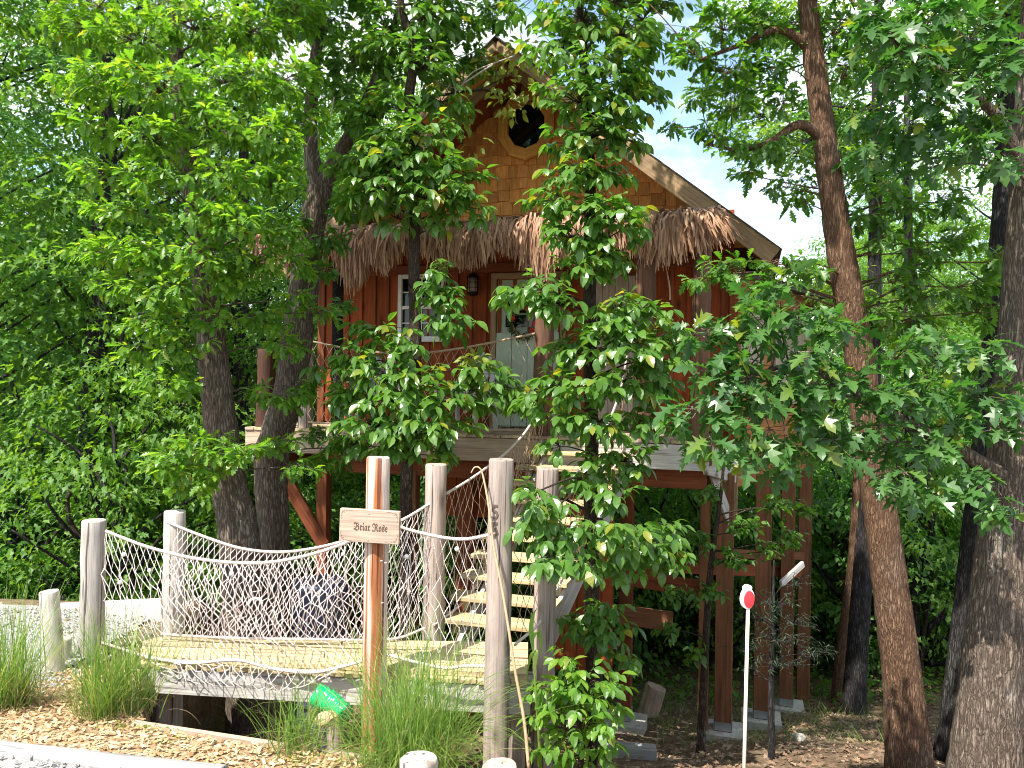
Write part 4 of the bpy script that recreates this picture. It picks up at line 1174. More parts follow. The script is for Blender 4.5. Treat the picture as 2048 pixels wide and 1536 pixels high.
# wall lantern
lc = H(-1.16, TW - 0.12, 1.36)
lan = thing('wall_lantern', 'black wall lantern with ribbed glass on the red boards beside the mint door', 'lantern', lc)
g = Geo(); g.tube([lc + [0, 0, -0.10], lc + [0, 0, 0.09]], [0.058, 0.062], 12); link('lamp_glass', g.mesh('lamp_glass', True), lan, None, M_lampglass)
g = Geo(); g.tube([lc + [0, 0, 0.09], lc + [0, 0, 0.105], lc + [0, 0, 0.15], lc + [0, 0, 0.17]], [0.09, 0.088, 0.04, 0.01], 14); link('lamp_cap', g.mesh('lamp_cap'), lan, None, M_black)
g = Geo(); g.tube([lc + [0, 0, -0.15], lc + [0, 0, -0.13], lc + [0, 0, -0.10]], [0.04, 0.078, 0.075], 14); link('lamp_base', g.mesh('lamp_base'), lan, None, M_black)
g = Geo()
for q in range(6):
    t = q * 1.047; e = np.array([0.075 * math.cos(t), 0.075 * math.sin(t), 0])
    g.tube([lc + e + [0, 0, -0.11], lc + e + [0, 0, 0.095]], 0.006, 5)
for zz in (-0.04, 0.03):
    g.tube([lc + [0.076 * math.cos(t), 0.076 * math.sin(t), zz] for t in np.linspace(0, 2 * math.pi, 15)], 0.004, 4, False)
link('lamp_cage', g.mesh('lamp_cage'), lan, None, M_black)
g = Geo(); g.tube([H(-1.16, TW - 0.03, 1.42), lc + [0, 0, 0.14]], 0.012, 6); g.box(H(-1.16, TW - 0.04, 1.38), (0.09, 0.03, 0.2), Matrix.Rotation(math.radians(-16.9), 3, 'Z'))
link('wall_bracket', g.mesh('wall_bracket'), lan, None, M_black)

# hanging basket under the thatch
bc = H(-1.30, 0.75, 0.92)
hb = thing('hanging_basket', 'dark wire basket hanging on the porch left of the mint door', 'basket', bc)
g = Geo(); th_ = np.linspace(0.05, 1.5, 7)
g.tube([bc + [0, 0, -0.11 * math.cos(t)] for t in th_], [0.15 * math.sin(t) for t in th_], 16); link('bowl', g.mesh('bowl', True), hb, None, M_bowl)
g = Geo()
for q in range(3):
    t = q * 2.094; g.tube([bc + [0.15 * math.cos(t), 0.15 * math.sin(t), 0], bc + [0, 0, 0.55]], 0.004, 4)
g.tube([bc + [0, 0, 0.55], bc + [0, 0, 0.98]], 0.004, 4); link('hanger', g.mesh('hanger'), hb, None, M_black)

# two slatted porch chairs
def porch_chair(label, s, t, rz, mat):
    base = H(s, t, ZDK)
    root = thing('porch_chair', label, 'chair', base, None)
    Mb = Matrix.Translation(Vector(base)) @ Matrix.Rotation(rz, 4, 'Z')
    def tb(name, a, b, w, h, up=(0, 0, 1)):
        A, B = Mb @ Vector(a), Mb @ Vector(b)
        return timber(name, A, B, w, h, mat, root, up=Mb.to_3x3() @ Vector(up))
    for q in range(5):
        x = -0.2 + q * 0.1
        tb('back_slat', (x, 0.22, 0.36), (x * 1.12, 0.42, 1.02 - 0.06 * abs(q - 2) ** 1.3), 0.018, 0.085, (1, 0, 0))
    for q in range(5): tb('seat_slat', (-0.26, -0.2 + q * 0.1, 0.39 - q * 0.01), (0.26, -0.2 + q * 0.1, 0.39 - q * 0.01), 0.085, 0.018)
    for x in (-0.29, 0.29):
        tb('leg', (x, -0.22, 0.0), (x, -0.22, 0.58), 0.04, 0.08, (0, 1, 0)); tb('leg', (x, 0.3, 0.0), (x, 0.22, 0.58), 0.04, 0.07, (0, 1, 0))
        tb('armrest', (x, -0.3, 0.6), (x, 0.36, 0.6), 0.12, 0.022)
    tb('back_rail', (-0.25, 0.37, 0.72), (0.25, 0.37, 0.72), 0.02, 0.06)
    return root
porch_chair('pale blue-grey slatted porch chair near the left end of the net', -2.35, 0.85, 0.35, M_chair)
porch_chair('grey-white slatted porch chair seen behind the yellow leaf spray', -1.02, 0.75, -0.5, plain('grey_white_chair_paint', (0.50, 0.50, 0.46), 0.5, var=0.05))
# dark tree-trunk pole rising through the deck
tag(log_obj('deck_trunk', H(-2.74, 0.5, ZDK), H(-2.74, 0.5, 1.9), 0.07, M_barkdark, jit=0.06, seed=31), 'rough dark trunk rising through the deck left of the net', 'trunk')

# ================================================================ vegetation
def leaf_tmpl(half, fold=0.25, curl=0.25, twist=0.0):
    V = []; T = []
    n = len(half)
    idx = []
    for (x, y) in half:
        z = -curl * x * x
        if y < 1e-6:
            idx.append((len(V),) * 3); V.append([x, 0, z])
        else:
            b = len(V); idx.append((b, b + 1, b + 2))
            V += [[x, y, z + fold * y + twist * y * x], [x, 0, z], [x, -y, z + fold * y - twist * y * x]]
    for i in range(n - 1):
        a, b = idx[i], idx[i + 1]
        for (p, q) in ((0, 1), (1, 2)):
            f = [a[p], a[q], b[q], b[p]]
            if len({*f}) < 3: continue
            if a[p] != a[q] and b[p] != b[q]: T += [[f[0], f[1], f[2]], [f[0], f[2], f[3]]]
            elif a[p] == a[q]: T.append([f[0], f[2], f[3]])
            else: T.append([f[0], f[1], f[2]])
    T = [t[::-1] for t in T]
    return np.array(V, float), np.array(T)

WOAK = [(0, 0), (.10, .03), (.22, .13), (.29, .07), (.40, .22), (.47, .09), (.58, .27), (.66, .10), (.78, .22), (.86, .11), (.95, .08), (1, 0)]
ROAK = [(0, 0), (.14, .03), (.20, .22), (.27, .06), (.42, .36), (.46, .10), (.50, .09), (.70, .34), (.70001, .12), (.82, .15), (1, 0)]
OVAT = [(0, 0), (.14, .14), (.36, .25), (.62, .235), (.84, .11), (1, 0)]
OVAT2 = [(0, 0), (.2, .19), (.45, .28), (.75, .2), (1, 0)]
DIAM = [(0, 0), (.5, .30), (1, 0)]
LOBE3 = [(0, 0), (.22, .20), (.38, .10), (.6, .30), (.74, .10), (1, 0)]
T_WOAK = [leaf_tmpl(WOAK, f, c, t) for f, c, t in ((.3, .15, .2), (.15, .35, -.3), (.45, .25, .1))]
T_ROAK = [leaf_tmpl(ROAK, f, c, t) for f, c, t in ((.25, .2, .3), (.1, .45, -.3), (.4, .3, .2))]
T_OVAT = [leaf_tmpl(OVAT, f, c, t) for f, c, t in ((.25, .3, .3), (.4, .15, -.2), (.15, .5, .1))]
T_OVAT2 = [leaf_tmpl(OVAT2, f, c, t) for f, c, t in ((.2, .3, .3), (.35, .2, -.3), (.1, .45, .2))]
T_DIAM = [leaf_tmpl(DIAM, .3, .2), leaf_tmpl(DIAM, .15, .35, .3)]
T_LOBE = [leaf_tmpl(LOBE3, .3, .2), leaf_tmpl(LOBE3, .15, .35, .3)]

def unit(a): return a / (np.linalg.norm(a, axis=-1, keepdims=True) + 1e-9)
UP = np.array([0, 0, 1.0])

def sprays(rg, kind, p, t, size):
    """Leaves on many twig ends at once: p twig end points, t twig directions."""
    S = len(p); out = []
    side = unit(np.cross(t, UP) + 1e-6); nrm0 = unit(np.cross(side, t))
    flip = np.where(nrm0[:, 2:3] < 0, -1, 1); nrm0 = nrm0 * flip
    def emit(pos, d, n, s):
        out.append((pos, unit(d), unit(n), s))
    if kind in ('woak', 'roak'):
        m = 7 if kind == 'woak' else 5
        off = rg.uniform(0, 6.28, S)
        for i in range(m):
            a = off + i * 2.4 + rg.normal(0, 0.25, S)
            rad = np.cos(a)[:, None] * side + np.sin(a)[:, None] * nrm0 * 0.55
            d = unit(t * (0.55 if i < m - 1 else 1.5) + rad + np.array([0, 0, -0.28]) + rg.normal(0, 0.18, (S, 3)))
            n = nrm0 * 0.9 + UP * 0.45 + rg.normal(0, 0.38, (S, 3))
            pos = p - t * (size * rg.uniform(0, 0.55, S))[:, None] + d * (size * 0.12)
            emit(pos, d, n, size * rg.uniform(0.62, 1.18, S))
    elif kind == 'hick':
        L = size * 1.5
        for i, (f, sg) in enumerate(((1.0, 0), (0.82, 1), (0.82, -1), (0.45, 1), (0.45, -1))):
            d = unit(t * (1.0 if sg == 0 else 0.55) + side * sg * 0.95 + np.array([0, 0, -0.42]) + rg.normal(0, 0.16, (S, 3)))
            n = nrm0 * 0.8 + UP * 0.4 + rg.normal(0, 0.3, (S, 3))
            emit(p + t * (L * (f - 0.6)), d, n, size * (1.15 if sg == 0 else (0.98 if f > 0.6 else 0.78)) * rg.uniform(0.8, 1.15, S))
    else:
        m = 6
        for i in range(m):
            sg = 1 if i % 2 else -1
            d = unit(t * 0.6 + side * sg * 0.9 + np.array([0, 0, -0.3]) + rg.normal(0, 0.3, (S, 3)))
            n = nrm0 * 0.7 + UP * 0.5 + rg.normal(0, 0.42, (S, 3))
            emit(p - t * (size * (0.1 + i * 0.38)), d, n, size * rg.uniform(0.65, 1.15, S))
    return [np.concatenate(q) for q in zip(*out)]

def leaf_geo(tmpls, pos, d, n, s, rg):
    g = Geo(); which = rg.integers(0, len(tmpls), len(pos))
    for q, (V, T) in enumerate(tmpls):
        k = which == q
        if k.any(): scatter_mesh(g, V, T, pos[k], d[k], n[k], s[k])
    return g

LEAF_ME = {}
def leaf_objects(parent, tmpls, mat, pos, d, n, s):
    key = (id(tmpls), mat.name)
    if key not in LEAF_ME:
        L = []
        for V, T in tmpls:
            me = Geo().add(V, T=T).mesh('leaf', False); me.materials.append(mat); L.append(me)
        LEAF_ME[key] = L
    x, y, z = frames(d, n)
    for i in range(len(pos)):
        m = Matrix(((x[i, 0], y[i, 0], z[i, 0], 0), (x[i, 1], y[i, 1], z[i, 1], 0), (x[i, 2], y[i, 2], z[i, 2], 0), (0, 0, 0, 1)))
        M = Matrix.Translation(Vector(pos[i])) @ m @ Matrix.Scale(float(s[i]), 4)
        link('leaf', LEAF_ME[key][i % len(tmpls)], parent, M)

def trunk_curve(spec):
    c = np.array([P(px, py, d) for (px, py, d, w) in spec])
    r = np.array([w / F * d / 2 for (px, py, d, w) in spec])
    pts = curve_pts(c, 14 * len(spec))
    f = np.linspace(0, len(spec) - 1, len(pts))
    return pts, np.interp(f, np.arange(len(spec)), r)

def bark_tube(name, pts, rad, mat, parent, k=18, jit=0.05, seed=0, flare=0.0):
    if flare: rad = rad * (1 + flare * np.exp(-np.linspace(0, 1, len(rad)) * 14))
    g = Geo(); g.tube(pts, rad, k, True, jit, seed)
    return link(name, g.mesh(name, True), parent, None, mat)

def in_frame(pos):
    u = pos[:, 0] / pos[:, 1]; v = pos[:, 2] / pos[:, 1]
    return (abs(u) < 0.66) & (abs(v) < 0.50) & (pos[:, 1] > 1)

def build_tree(name, label, cat, trunks, clusters, kind, tmpls, lmat, bmat, size, cover=1.7, nobj=300, high=(), seed=1, twig_r=0.0035, flat=0.8, drop=(), flare=0.25, group=None):
    rg = np.random.default_rng(seed)
    pts0, r0 = trunk_curve(trunks[0])
    base = pts0[0].copy()
    root = thing(name, label, cat, base, group)
    tp, tr = [], []
    for q, sp in enumerate(trunks):
        pts, rad = trunk_curve(sp)
        bark_tube('trunk' if q == 0 else 'limb', pts, rad, bmat, root, 18 if rad.max() > 0.06 else 12, 0.045 if rad.max() > 0.06 else 0.06, seed + q, flare if q == 0 else 0)
        tp.append(pts); tr.append(rad)
    tp = np.concatenate(tp); tr = np.concatenate(tr)
    cl = []
    for c in clusters:
        px, py, rx, ry, d = c
        cl.append((P(px, py, d), rx / F * d, ry / F * d, 1.0))
    for (x, y, z, rx, ry) in high: cl.append((np.array([x, y, z], float), rx, ry, 1.2 / cover))
    area_l = size * size * 0.30
    LP, LD, LN, LS = [], [], [], []
    tw = Geo()
    for (c, rx, rz, cv) in cl:
        dist = np.linalg.norm(tp - c, axis=1) + np.where(tp[:, 2] > c[2] - 0.1, 0.6, 0)
        j = int(np.argmin(dist)); a = tp[j]
        D = np.linalg.norm(c - a)
        per = {'woak': 7, 'roak': 5, 'hick': 5}.get(kind, 6)
        ns = max(3, int(cv * cover * math.pi * rx * rz / (area_l * per)))
        q = rg.normal(0, 1, (ns, 3)); q = unit(q) * (rg.uniform(0.15, 1, (ns, 1)) ** 0.5)
        ry_ = flat * (rx + rz) / 2 + 0.08
        sp = c + q * np.array([rx, ry_, rz])
        # a few layers, as twigs lie in storeys
        hub = c + (a - c) * min(0.45, 0.30 * max(rx, rz) / max(D, 0.01) + 0.05)
        t = unit(sp - hub + rg.normal(0, 0.25, (ns, 3)) * max(rx, rz) + np.array([0, 0, -0.05]))
        lp, ld, ln, ls = sprays(rg, kind, sp, t, size)
        LP.append(lp); LD.append(ld); LN.append(ln); LS.append(ls)
        if D > 0.12:
            mid = (a + hub) / 2 + np.array([rg.normal(0, 0.04), rg.normal(0, 0.04), 0.10 * D * rg.uniform(0.2, 1)]) 
            pb = curve_pts([a, a * 0.7 + mid * 0.3 + rg.normal(0, 0.02, 3), mid, hub], 14)
            rb = min(0.35 * tr[j] + 0.004, 0.006 + 0.011 * D)
            bark_tube('branch', pb, np.linspace(rb, max(0.003, rb * 0.3), len(pb)), bmat, root, 7, 0.08, seed)
        bend = (hub + sp) / 2 + rg.normal(0, 0.02, (ns, 3)) + np.array([0, 0, 0.02])
        seg_prisms(tw, np.repeat(hub[None], ns, 0), bend, twig_r); seg_prisms(tw, bend, sp, twig_r * 0.7)
    tag(link('twigs', tw.mesh('twigs'), root, None, bmat), kind='stuff')
    LP, LD, LN, LS = [np.concatenate(q) for q in (LP, LD, LN, LS)]
    pick = np.zeros(len(LP), bool)
    if nobj:
        vis = in_frame(LP); key = LS / LP[:, 1]; key[~vis] = -1
        o = np.argsort(-key)[:nobj]; pick[o] = True
        leaf_objects(root, tmpls, lmat, LP[pick], LD[pick], LN[pick], LS[pick])
    k = ~pick
    if k.any():
        g = leaf_geo(tmpls, LP[k], LD[k], LN[k], LS[k], rg)
        tag(link('crown', g.mesh('crown'), root, None, lmat), kind='stuff')
    return root

# ---- left white oak (nearest of the two leaning trunks)
A_TR = [(515, 1500, 8.0, 98), (482, 1100, 8.0, 78), (455, 950, 8.0, 70), (430, 750, 8.0, 62), (415, 600, 8.0, 52), (392, 420, 7.95, 42), (360, 240, 7.9, 36), (350, 60, 7.9, 26), (345, -150, 7.9, 18), (340, -420, 8, 8)]
A_CL = []
for (px, py, rx, ry, d) in [(150, 50, 70, 45, 7.6), (265, 70, 85, 45, 7.2), (400, 40, 90, 50, 7.4), (520, 60, 80, 45, 7.6), (600, 20, 60, 40, 7.8), (190, 160, 85, 42, 7.0), (310, 165, 95, 48, 6.9), (470, 150, 85, 48, 7.2), (580, 160, 60, 45, 7.4),
                            (180, 255, 60, 40, 7.0), (290, 265, 85, 45, 6.9), (430, 250, 85, 48, 7.0), (540, 270, 75, 42, 7.2), (620, 240, 45, 40, 7.6), (320, 350, 85, 38, 7.0), (450, 345, 80, 42, 6.9), (555, 365, 65, 40, 7.3), (200, 345, 55, 28, 7.3),
                            (250, 420, 75, 30, 7.2), (400, 425, 60, 36, 6.9), (480, 440, 80, 40, 6.9), (570, 455, 50, 40, 7.3), (190, 500, 70, 30, 7.3), (300, 500, 85, 34, 7.1), (420, 510, 75, 38, 7.0), (520, 520, 55, 36, 7.2), (600, 520, 35, 30, 7.9),
                            (240, 570, 65, 30, 7.3), (340, 575, 80, 34, 7.1), (460, 560, 55, 30, 7.2), (310, 645, 75, 32, 7.2), (430, 640, 45, 24, 7.5), (540, 640, 50, 26, 7.8), (365, 690, 60, 28, 7.2), (330, 760, 75, 32, 7.3), (270, 700, 40, 22, 7.4),
                            (570, 690, 50, 22, 7.8), (560, 790, 65, 32, 7.9), (610, 770, 35, 20, 8.0), (400, 890, 85, 26, 7.3), (340, 925, 55, 30, 7.2), (480, 905, 75, 24, 7.3), (390, 960, 60, 28, 7.2), (600, 930, 55, 20, 7.7), (560, 890, 45, 18, 7.7), (660, 905, 45, 24, 8.0), (650, 625, 34, 18, 8.0), (590, 600, 40, 22, 8.0)]:
    A_CL.append((px, py, rx, ry, d))
A_HI = [(R.uniform(-5.2, -2.2), R.uniform(6.4, 9.2), z, 0.7, 0.4) for z in np.linspace(4.2, 7.2, 26)]
build_tree('white_oak', 'leaning grey-barked white oak with bright lobed leaves, left of the forked trunk', 'tree', [A_TR], A_CL, 'woak', T_WOAK, L_oak, M_bark, 0.118, 5.6, 300, A_HI, 3)

# ---- forked oak just behind it
B_TR = [(548, 1520, 9.0, 78), (548, 1100, 8.9, 58), (543, 920, 8.85, 66), (580, 770, 8.8, 58), (605, 600, 8.8, 60), (622, 460, 8.8, 52), (640, 375, 8.8, 48)]
B_L1 = [(640, 385, 8.8, 34), (622, 290, 8.8, 28), (625, 180, 8.8, 25), (640, 40, 8.8, 20), (650, -150, 8.8, 12), (640, -420, 8.8, 5)]
B_L2 = [(642, 382, 8.8, 36), (672, 320, 8.75, 32), (705, 262, 8.7, 28), (755, 150, 8.6, 20), (800, 10, 8.6, 15), (830, -200, 8.6, 8)]
B_CL = [(700, 110, 60, 45, 8.5), (650, 40, 60, 40, 8.6), (760, 40, 60, 42, 8.5), (690, 190, 50, 34, 8.5), (640, 150, 40, 34, 8.6), (840, 90, 60, 45, 8.6), (920, 50, 60, 45, 8.7), (960, 120, 40, 34, 9.0), (880, 10, 60, 35, 8.6), (720, 260, 40, 28, 8.5), (1000, 20, 50, 40, 9.0), (700, 420, 40, 26, 8.6), (650, 480, 55, 26, 8.5), (600, 440, 40, 24, 8.7), (690, 610, 30, 16, 8.5), (640, 545, 45, 20, 8.5), (780, 130, 45, 36, 8.5), (900, 150, 40, 34, 8.7), (740, 0, 50, 30, 8.7), (560, 30, 60, 30, 8.7), (670, 930, 50, 20, 8.6), (640, 870, 40, 18, 8.6), (700, 895, 35, 16, 8.5)]
B_HI = [(R.uniform(-4.6, -2.4), R.uniform(7.6, 10), z, 0.7, 0.4) for z in np.linspace(4.6, 7.6, 24)]
build_tree('forked_oak', 'dark forked oak standing in front of the deck corner', 'tree', [B_TR, B_L1, B_L2], B_CL, 'woak', T_WOAK, L_dark, M_bark, 0.115, 5.2, 160, B_HI, 5)

# ---- slender hickory sapling left of the door
S_TR = [(814, 1400, 8.25, 30), (812, 1000, 8.2, 24), (822, 850, 8.2, 24), (831, 700, 8.2, 24), (828, 560, 8.2, 23), (830, 420, 8.2, 24), (832, 300, 8.2, 22), (818, 200, 8.2, 21), (829, 100, 8.2, 19), (802, 10, 8.2, 16), (792, -150, 8.2, 11), (800, -380, 8.2, 5)]
S_CL = [(830, 275, 80, 38, 7.9), (740, 300, 55, 38, 7.9), (800, 330, 90, 36, 7.8), (900, 345, 65, 36, 7.9), (760, 375, 65, 34, 7.8), (860, 385, 75, 34, 7.8), (940, 410, 45, 30, 7.9), (720, 395, 36, 28, 8.0), (700, 330, 36, 34, 8.0), (790, 430, 40, 24, 8.0), (880, 440, 30, 22, 8.0),
        (870, 545, 32, 26, 7.9), (885, 600, 34, 34, 7.9), (905, 640, 42, 28, 7.9), (860, 580, 26, 22, 7.9),
        (760, 665, 65, 22, 7.9), (710, 715, 45, 34, 7.8), (790, 700, 55, 26, 7.9), (760, 745, 75, 28, 7.7), (840, 760, 60, 28, 7.8), (700, 790, 42, 28, 7.8), (780, 800, 80, 32, 7.6), (880, 800, 55, 32, 7.7), (740, 850, 75, 30, 7.6), (830, 860, 75, 34, 7.6), (900, 860, 50, 30, 7.8), (700, 890, 45, 22, 7.8), (780, 900, 55, 22, 7.7), (880, 910, 40, 18, 7.8),
        (960, 735, 50, 26, 7.9), (1000, 775, 52, 26, 7.9), (950, 790, 45, 22, 7.9), (930, 760, 26, 20, 7.9), (1030, 800, 40, 22, 7.9), (640, 735, 22, 14, 8.0),
        (850, 130, 55, 40, 8.2), (770, 90, 50, 40, 8.2), (900, 200, 50, 30, 8.3), (790, 210, 50, 34, 8.1), (730, 230, 40, 30, 8.1), (860, 30, 50, 34, 8.2), (890, 255, 30, 22, 8.1)]
S_HI = [(R.uniform(-2.0, -0.4), R.uniform(7.7, 8.8), z, 0.45, 0.3) for z in np.linspace(4.2, 5.8, 10)]
S_ROOT = build_tree('hickory_sapling', 'slender sapling with broad leaves rising in front of the window', 'tree', [S_TR], S_CL, 'hick', T_OVAT, L_sap, M_barksap, 0.125, 4.6, 300, S_HI, 7)

ry = np.random.default_rng(91); n = 52
q = unit(ry.normal(0, 1, (n, 3))) * ry.uniform(0.1, 1, (n, 1)) ** 0.5
yp = P(950, 730, 7.8) + q * np.array([0.20, 0.12, 0.12])
leaf_objects(S_ROOT, T_OVAT, L_vine, yp, unit(q * [1, 0.6, 0.5] + [-0.1, -0.3, -0.25] + ry.normal(0, 0.3, (n, 3))), UP[None] + ry.normal(0, 0.5, (n, 3)) + [0, -0.5, 0], ry.uniform(0.07, 0.13, n))

# ---- second sapling in front of the stair
K_TR = [(1192, 1560, 7.25, 32), (1186, 1330, 7.25, 27), (1181, 1100, 7.25, 27), (1183, 900, 7.25, 25), (1180, 700, 7.25, 25), (1178, 520, 7.25, 23), (1180, 380, 7.25, 21), (1175, 250, 7.25, 19), (1166, 100, 7.25, 17), (1150, -80, 7.25, 12), (1160, -350, 7.3, 5)]
K_CL = [(1170, 30, 70, 45, 7.2), (1260, 60, 55, 45, 7.1), (1110, 90, 55, 40, 7.2), (1210, 130, 80, 42, 7.0), (1150, 190, 65, 40, 7.1), (1240, 200, 55, 40, 7.0), (1290, 150, 40, 34, 7.2), (1190, 260, 60, 36, 7.0), (1250, 280, 36, 26, 7.1), (1300, 195, 26, 16, 7.1), (1140, 280, 45, 28, 7.2),
        (1150, 345, 60, 30, 7.0), (1205, 340, 50, 28, 7.0), (1110, 395, 50, 28, 7.0), (1180, 420, 60, 30, 6.9), (1235, 430, 55, 28, 6.9), (1270, 455, 35, 20, 7.0), (1140, 470, 55, 28, 6.9), (1200, 490, 45, 24, 7.0), (1100, 440, 30, 22, 7.1), (1160, 535, 55, 26, 6.9), (1220, 520, 36, 22, 7.0),
        (1070, 575, 60, 26, 6.8), (1030, 590, 34, 18, 6.8), (1120, 605, 50, 26, 6.8), (1090, 620, 40, 18, 6.8), (1250, 610, 65, 26, 6.8), (1300, 640, 60, 26, 6.8), (1210, 640, 55, 28, 6.8), (1340, 670, 45, 26, 6.9), (1180, 690, 60, 30, 6.8), (1260, 690, 65, 32, 6.7), (1320, 720, 50, 28, 6.8), (1120, 700, 40, 28, 6.9), (1110, 770, 45, 28, 6.8), (1180, 770, 60, 32, 6.7), (1260, 760, 50, 28, 6.8), (1310, 780, 45, 30, 6.9),
        (1060, 800, 34, 20, 7.0), (1130, 835, 50, 30, 6.8), (1200, 840, 55, 30, 6.7), (1290, 840, 50, 34, 6.9), (1110, 890, 30, 22, 6.9), (1200, 925, 40, 26, 6.8), (1260, 920, 50, 28, 6.8), (1160, 960, 30, 22, 6.9), (1220, 985, 50, 26, 6.7),
        (1060, 985, 42, 24, 5.9), (1060, 1040, 40, 22, 5.9), (1100, 1020, 40, 22, 6.1), (1110, 1070, 60, 28, 6.0), (1190, 1060, 70, 30, 6.2), (1090, 1110, 52, 26, 5.9), (1160, 1120, 55, 28, 6.1), (1250, 1070, 60, 30, 6.4), (1300, 1090, 55, 28, 6.6), (1240, 1130, 50, 24, 6.5), (1340, 1110, 36, 26, 6.7), (1330, 1060, 36, 24, 6.8),
        (1200, 1215, 40, 22, 6.8), (1170, 1250, 36, 22, 6.8), (1225, 1260, 40, 26, 6.7), (1240, 1310, 30, 20, 6.8), (1140, 1235, 22, 14, 6.8)]
K_HI = [(R.uniform(0.2, 1.7), R.uniform(6.6, 8.2), z, 0.5, 0.32) for z in np.linspace(3.7, 5.6, 14)]
build_tree('stair_sapling', 'slender lichen-spotted sapling covered in leaf sprays in front of the stair', 'tree', [K_TR], K_CL, 'hick', T_OVAT2, L_sap, M_barksap, 0.108, 4.6, 300, K_HI, 9)

# ---- big red oak at the right edge with the long low limb
D_TR = [(1968, 1640, 5.6, 125), (1985, 1350, 5.6, 106), (2005, 1150, 5.6, 102), (2020, 1000, 5.6, 98), (2035, 850, 5.6, 94), (2050, 650, 5.6, 90), (2062, 450, 5.6, 84), (2075, 200, 5.6, 78), (2085, -100, 5.6, 62), (2090, -420, 5.6, 45), (2090, -900, 5.6, 15)]
D_L1 = [(2010, 955, 5.55, 36), (1965, 930, 5.45, 30), (1900, 890, 5.35, 26), (1800, 838, 5.25, 22), (1720, 790, 5.2, 18), (1620, 738, 5.15, 14), (1560, 735, 5.1, 9), (1480, 760, 5.0, 5)]
D_L2 = [(2050, 370, 5.6, 30), (2010, 260, 5.45, 24), (1960, 200, 5.3, 18), (1880, 140, 5.1, 12), (1800, 100, 5.0, 7)]
D_CL = [(1420, 760, 55, 36, 4.95), (1480, 720, 50, 30, 5.0), (1540, 650, 55, 30, 5.0), (1600, 620, 50, 26, 5.0), (1650, 660, 50, 30, 5.05), (1500, 610, 45, 24, 5.05), (1400, 660, 50, 26, 5.0), (1380, 830, 46, 34, 4.95), (1450, 840, 60, 34, 4.9), (1520, 800, 60, 34, 4.95), (1590, 790, 50, 30, 5.0), (1550, 880, 55, 32, 4.9), (1480, 905, 55, 28, 4.9), (1410, 890, 45, 26, 4.9), (1620, 850, 55, 36, 5.0), (1690, 850, 55, 36, 5.05), (1580, 930, 42, 22, 4.9), (1660, 900, 50, 26, 5.0),
        (1600, 700, 50, 34, 5.0), (1560, 755, 50, 30, 5.0), (1625, 785, 45, 30, 5.0), (1500, 660, 50, 30, 5.0), (1440, 700, 50, 30, 5.0), (1560, 570, 50, 26, 5.1), (1700, 750, 55, 34, 5.1), (1770, 790, 60, 40, 5.15), (1760, 880, 60, 36, 5.1), (1830, 880, 60, 36, 5.15), (1850, 780, 60, 40, 5.2), (1920, 830, 55, 40, 5.25), (1980, 790, 55, 45, 5.25), (1800, 700, 55, 34, 5.2), (1880, 700, 60, 36, 5.3), (1950, 700, 50, 36, 5.3), (1790, 960, 60, 28, 5.05), (1870, 980, 55, 28, 5.1), (1940, 950, 40, 26, 5.2), (2010, 850, 40, 34, 5.1), (1990, 1000, 45, 26, 5.1), (1700, 660, 45, 26, 5.15),
        (1780, 50, 60, 40, 4.9), (1860, 40, 65, 40, 4.9), (1950, 60, 65, 45, 5.0), (1830, 120, 65, 36, 4.85), (1920, 150, 65, 36, 4.9), (2000, 130, 50, 45, 4.9), (1770, 150, 55, 34, 5.0), (1860, 215, 60, 32, 4.9), (1960, 230, 60, 34, 5.0), (1930, 300, 55, 32, 4.95), (2000, 310, 45, 36, 5.0), (1820, 260, 50, 30, 5.1), (1750, 230, 45, 30, 5.2), (1740, 300, 40, 24, 5.2), (1850, 320, 45, 24, 5.2), (1720, 60, 45, 34, 5.1)]
D_HI = [(R.uniform(0.9, 5.5), R.uniform(4.2, 7.5), z, 0.65, 0.35) for z in np.linspace(3.4, 6.4, 34)]
build_tree('red_oak', 'massive lichen-flecked oak at the right edge with pointed dark leaves on a low limb', 'tree', [D_TR, D_L1, D_L2], D_CL, 'roak', T_ROAK, L_red, M_bark, 0.165, 5.0, 300, D_HI, 13)

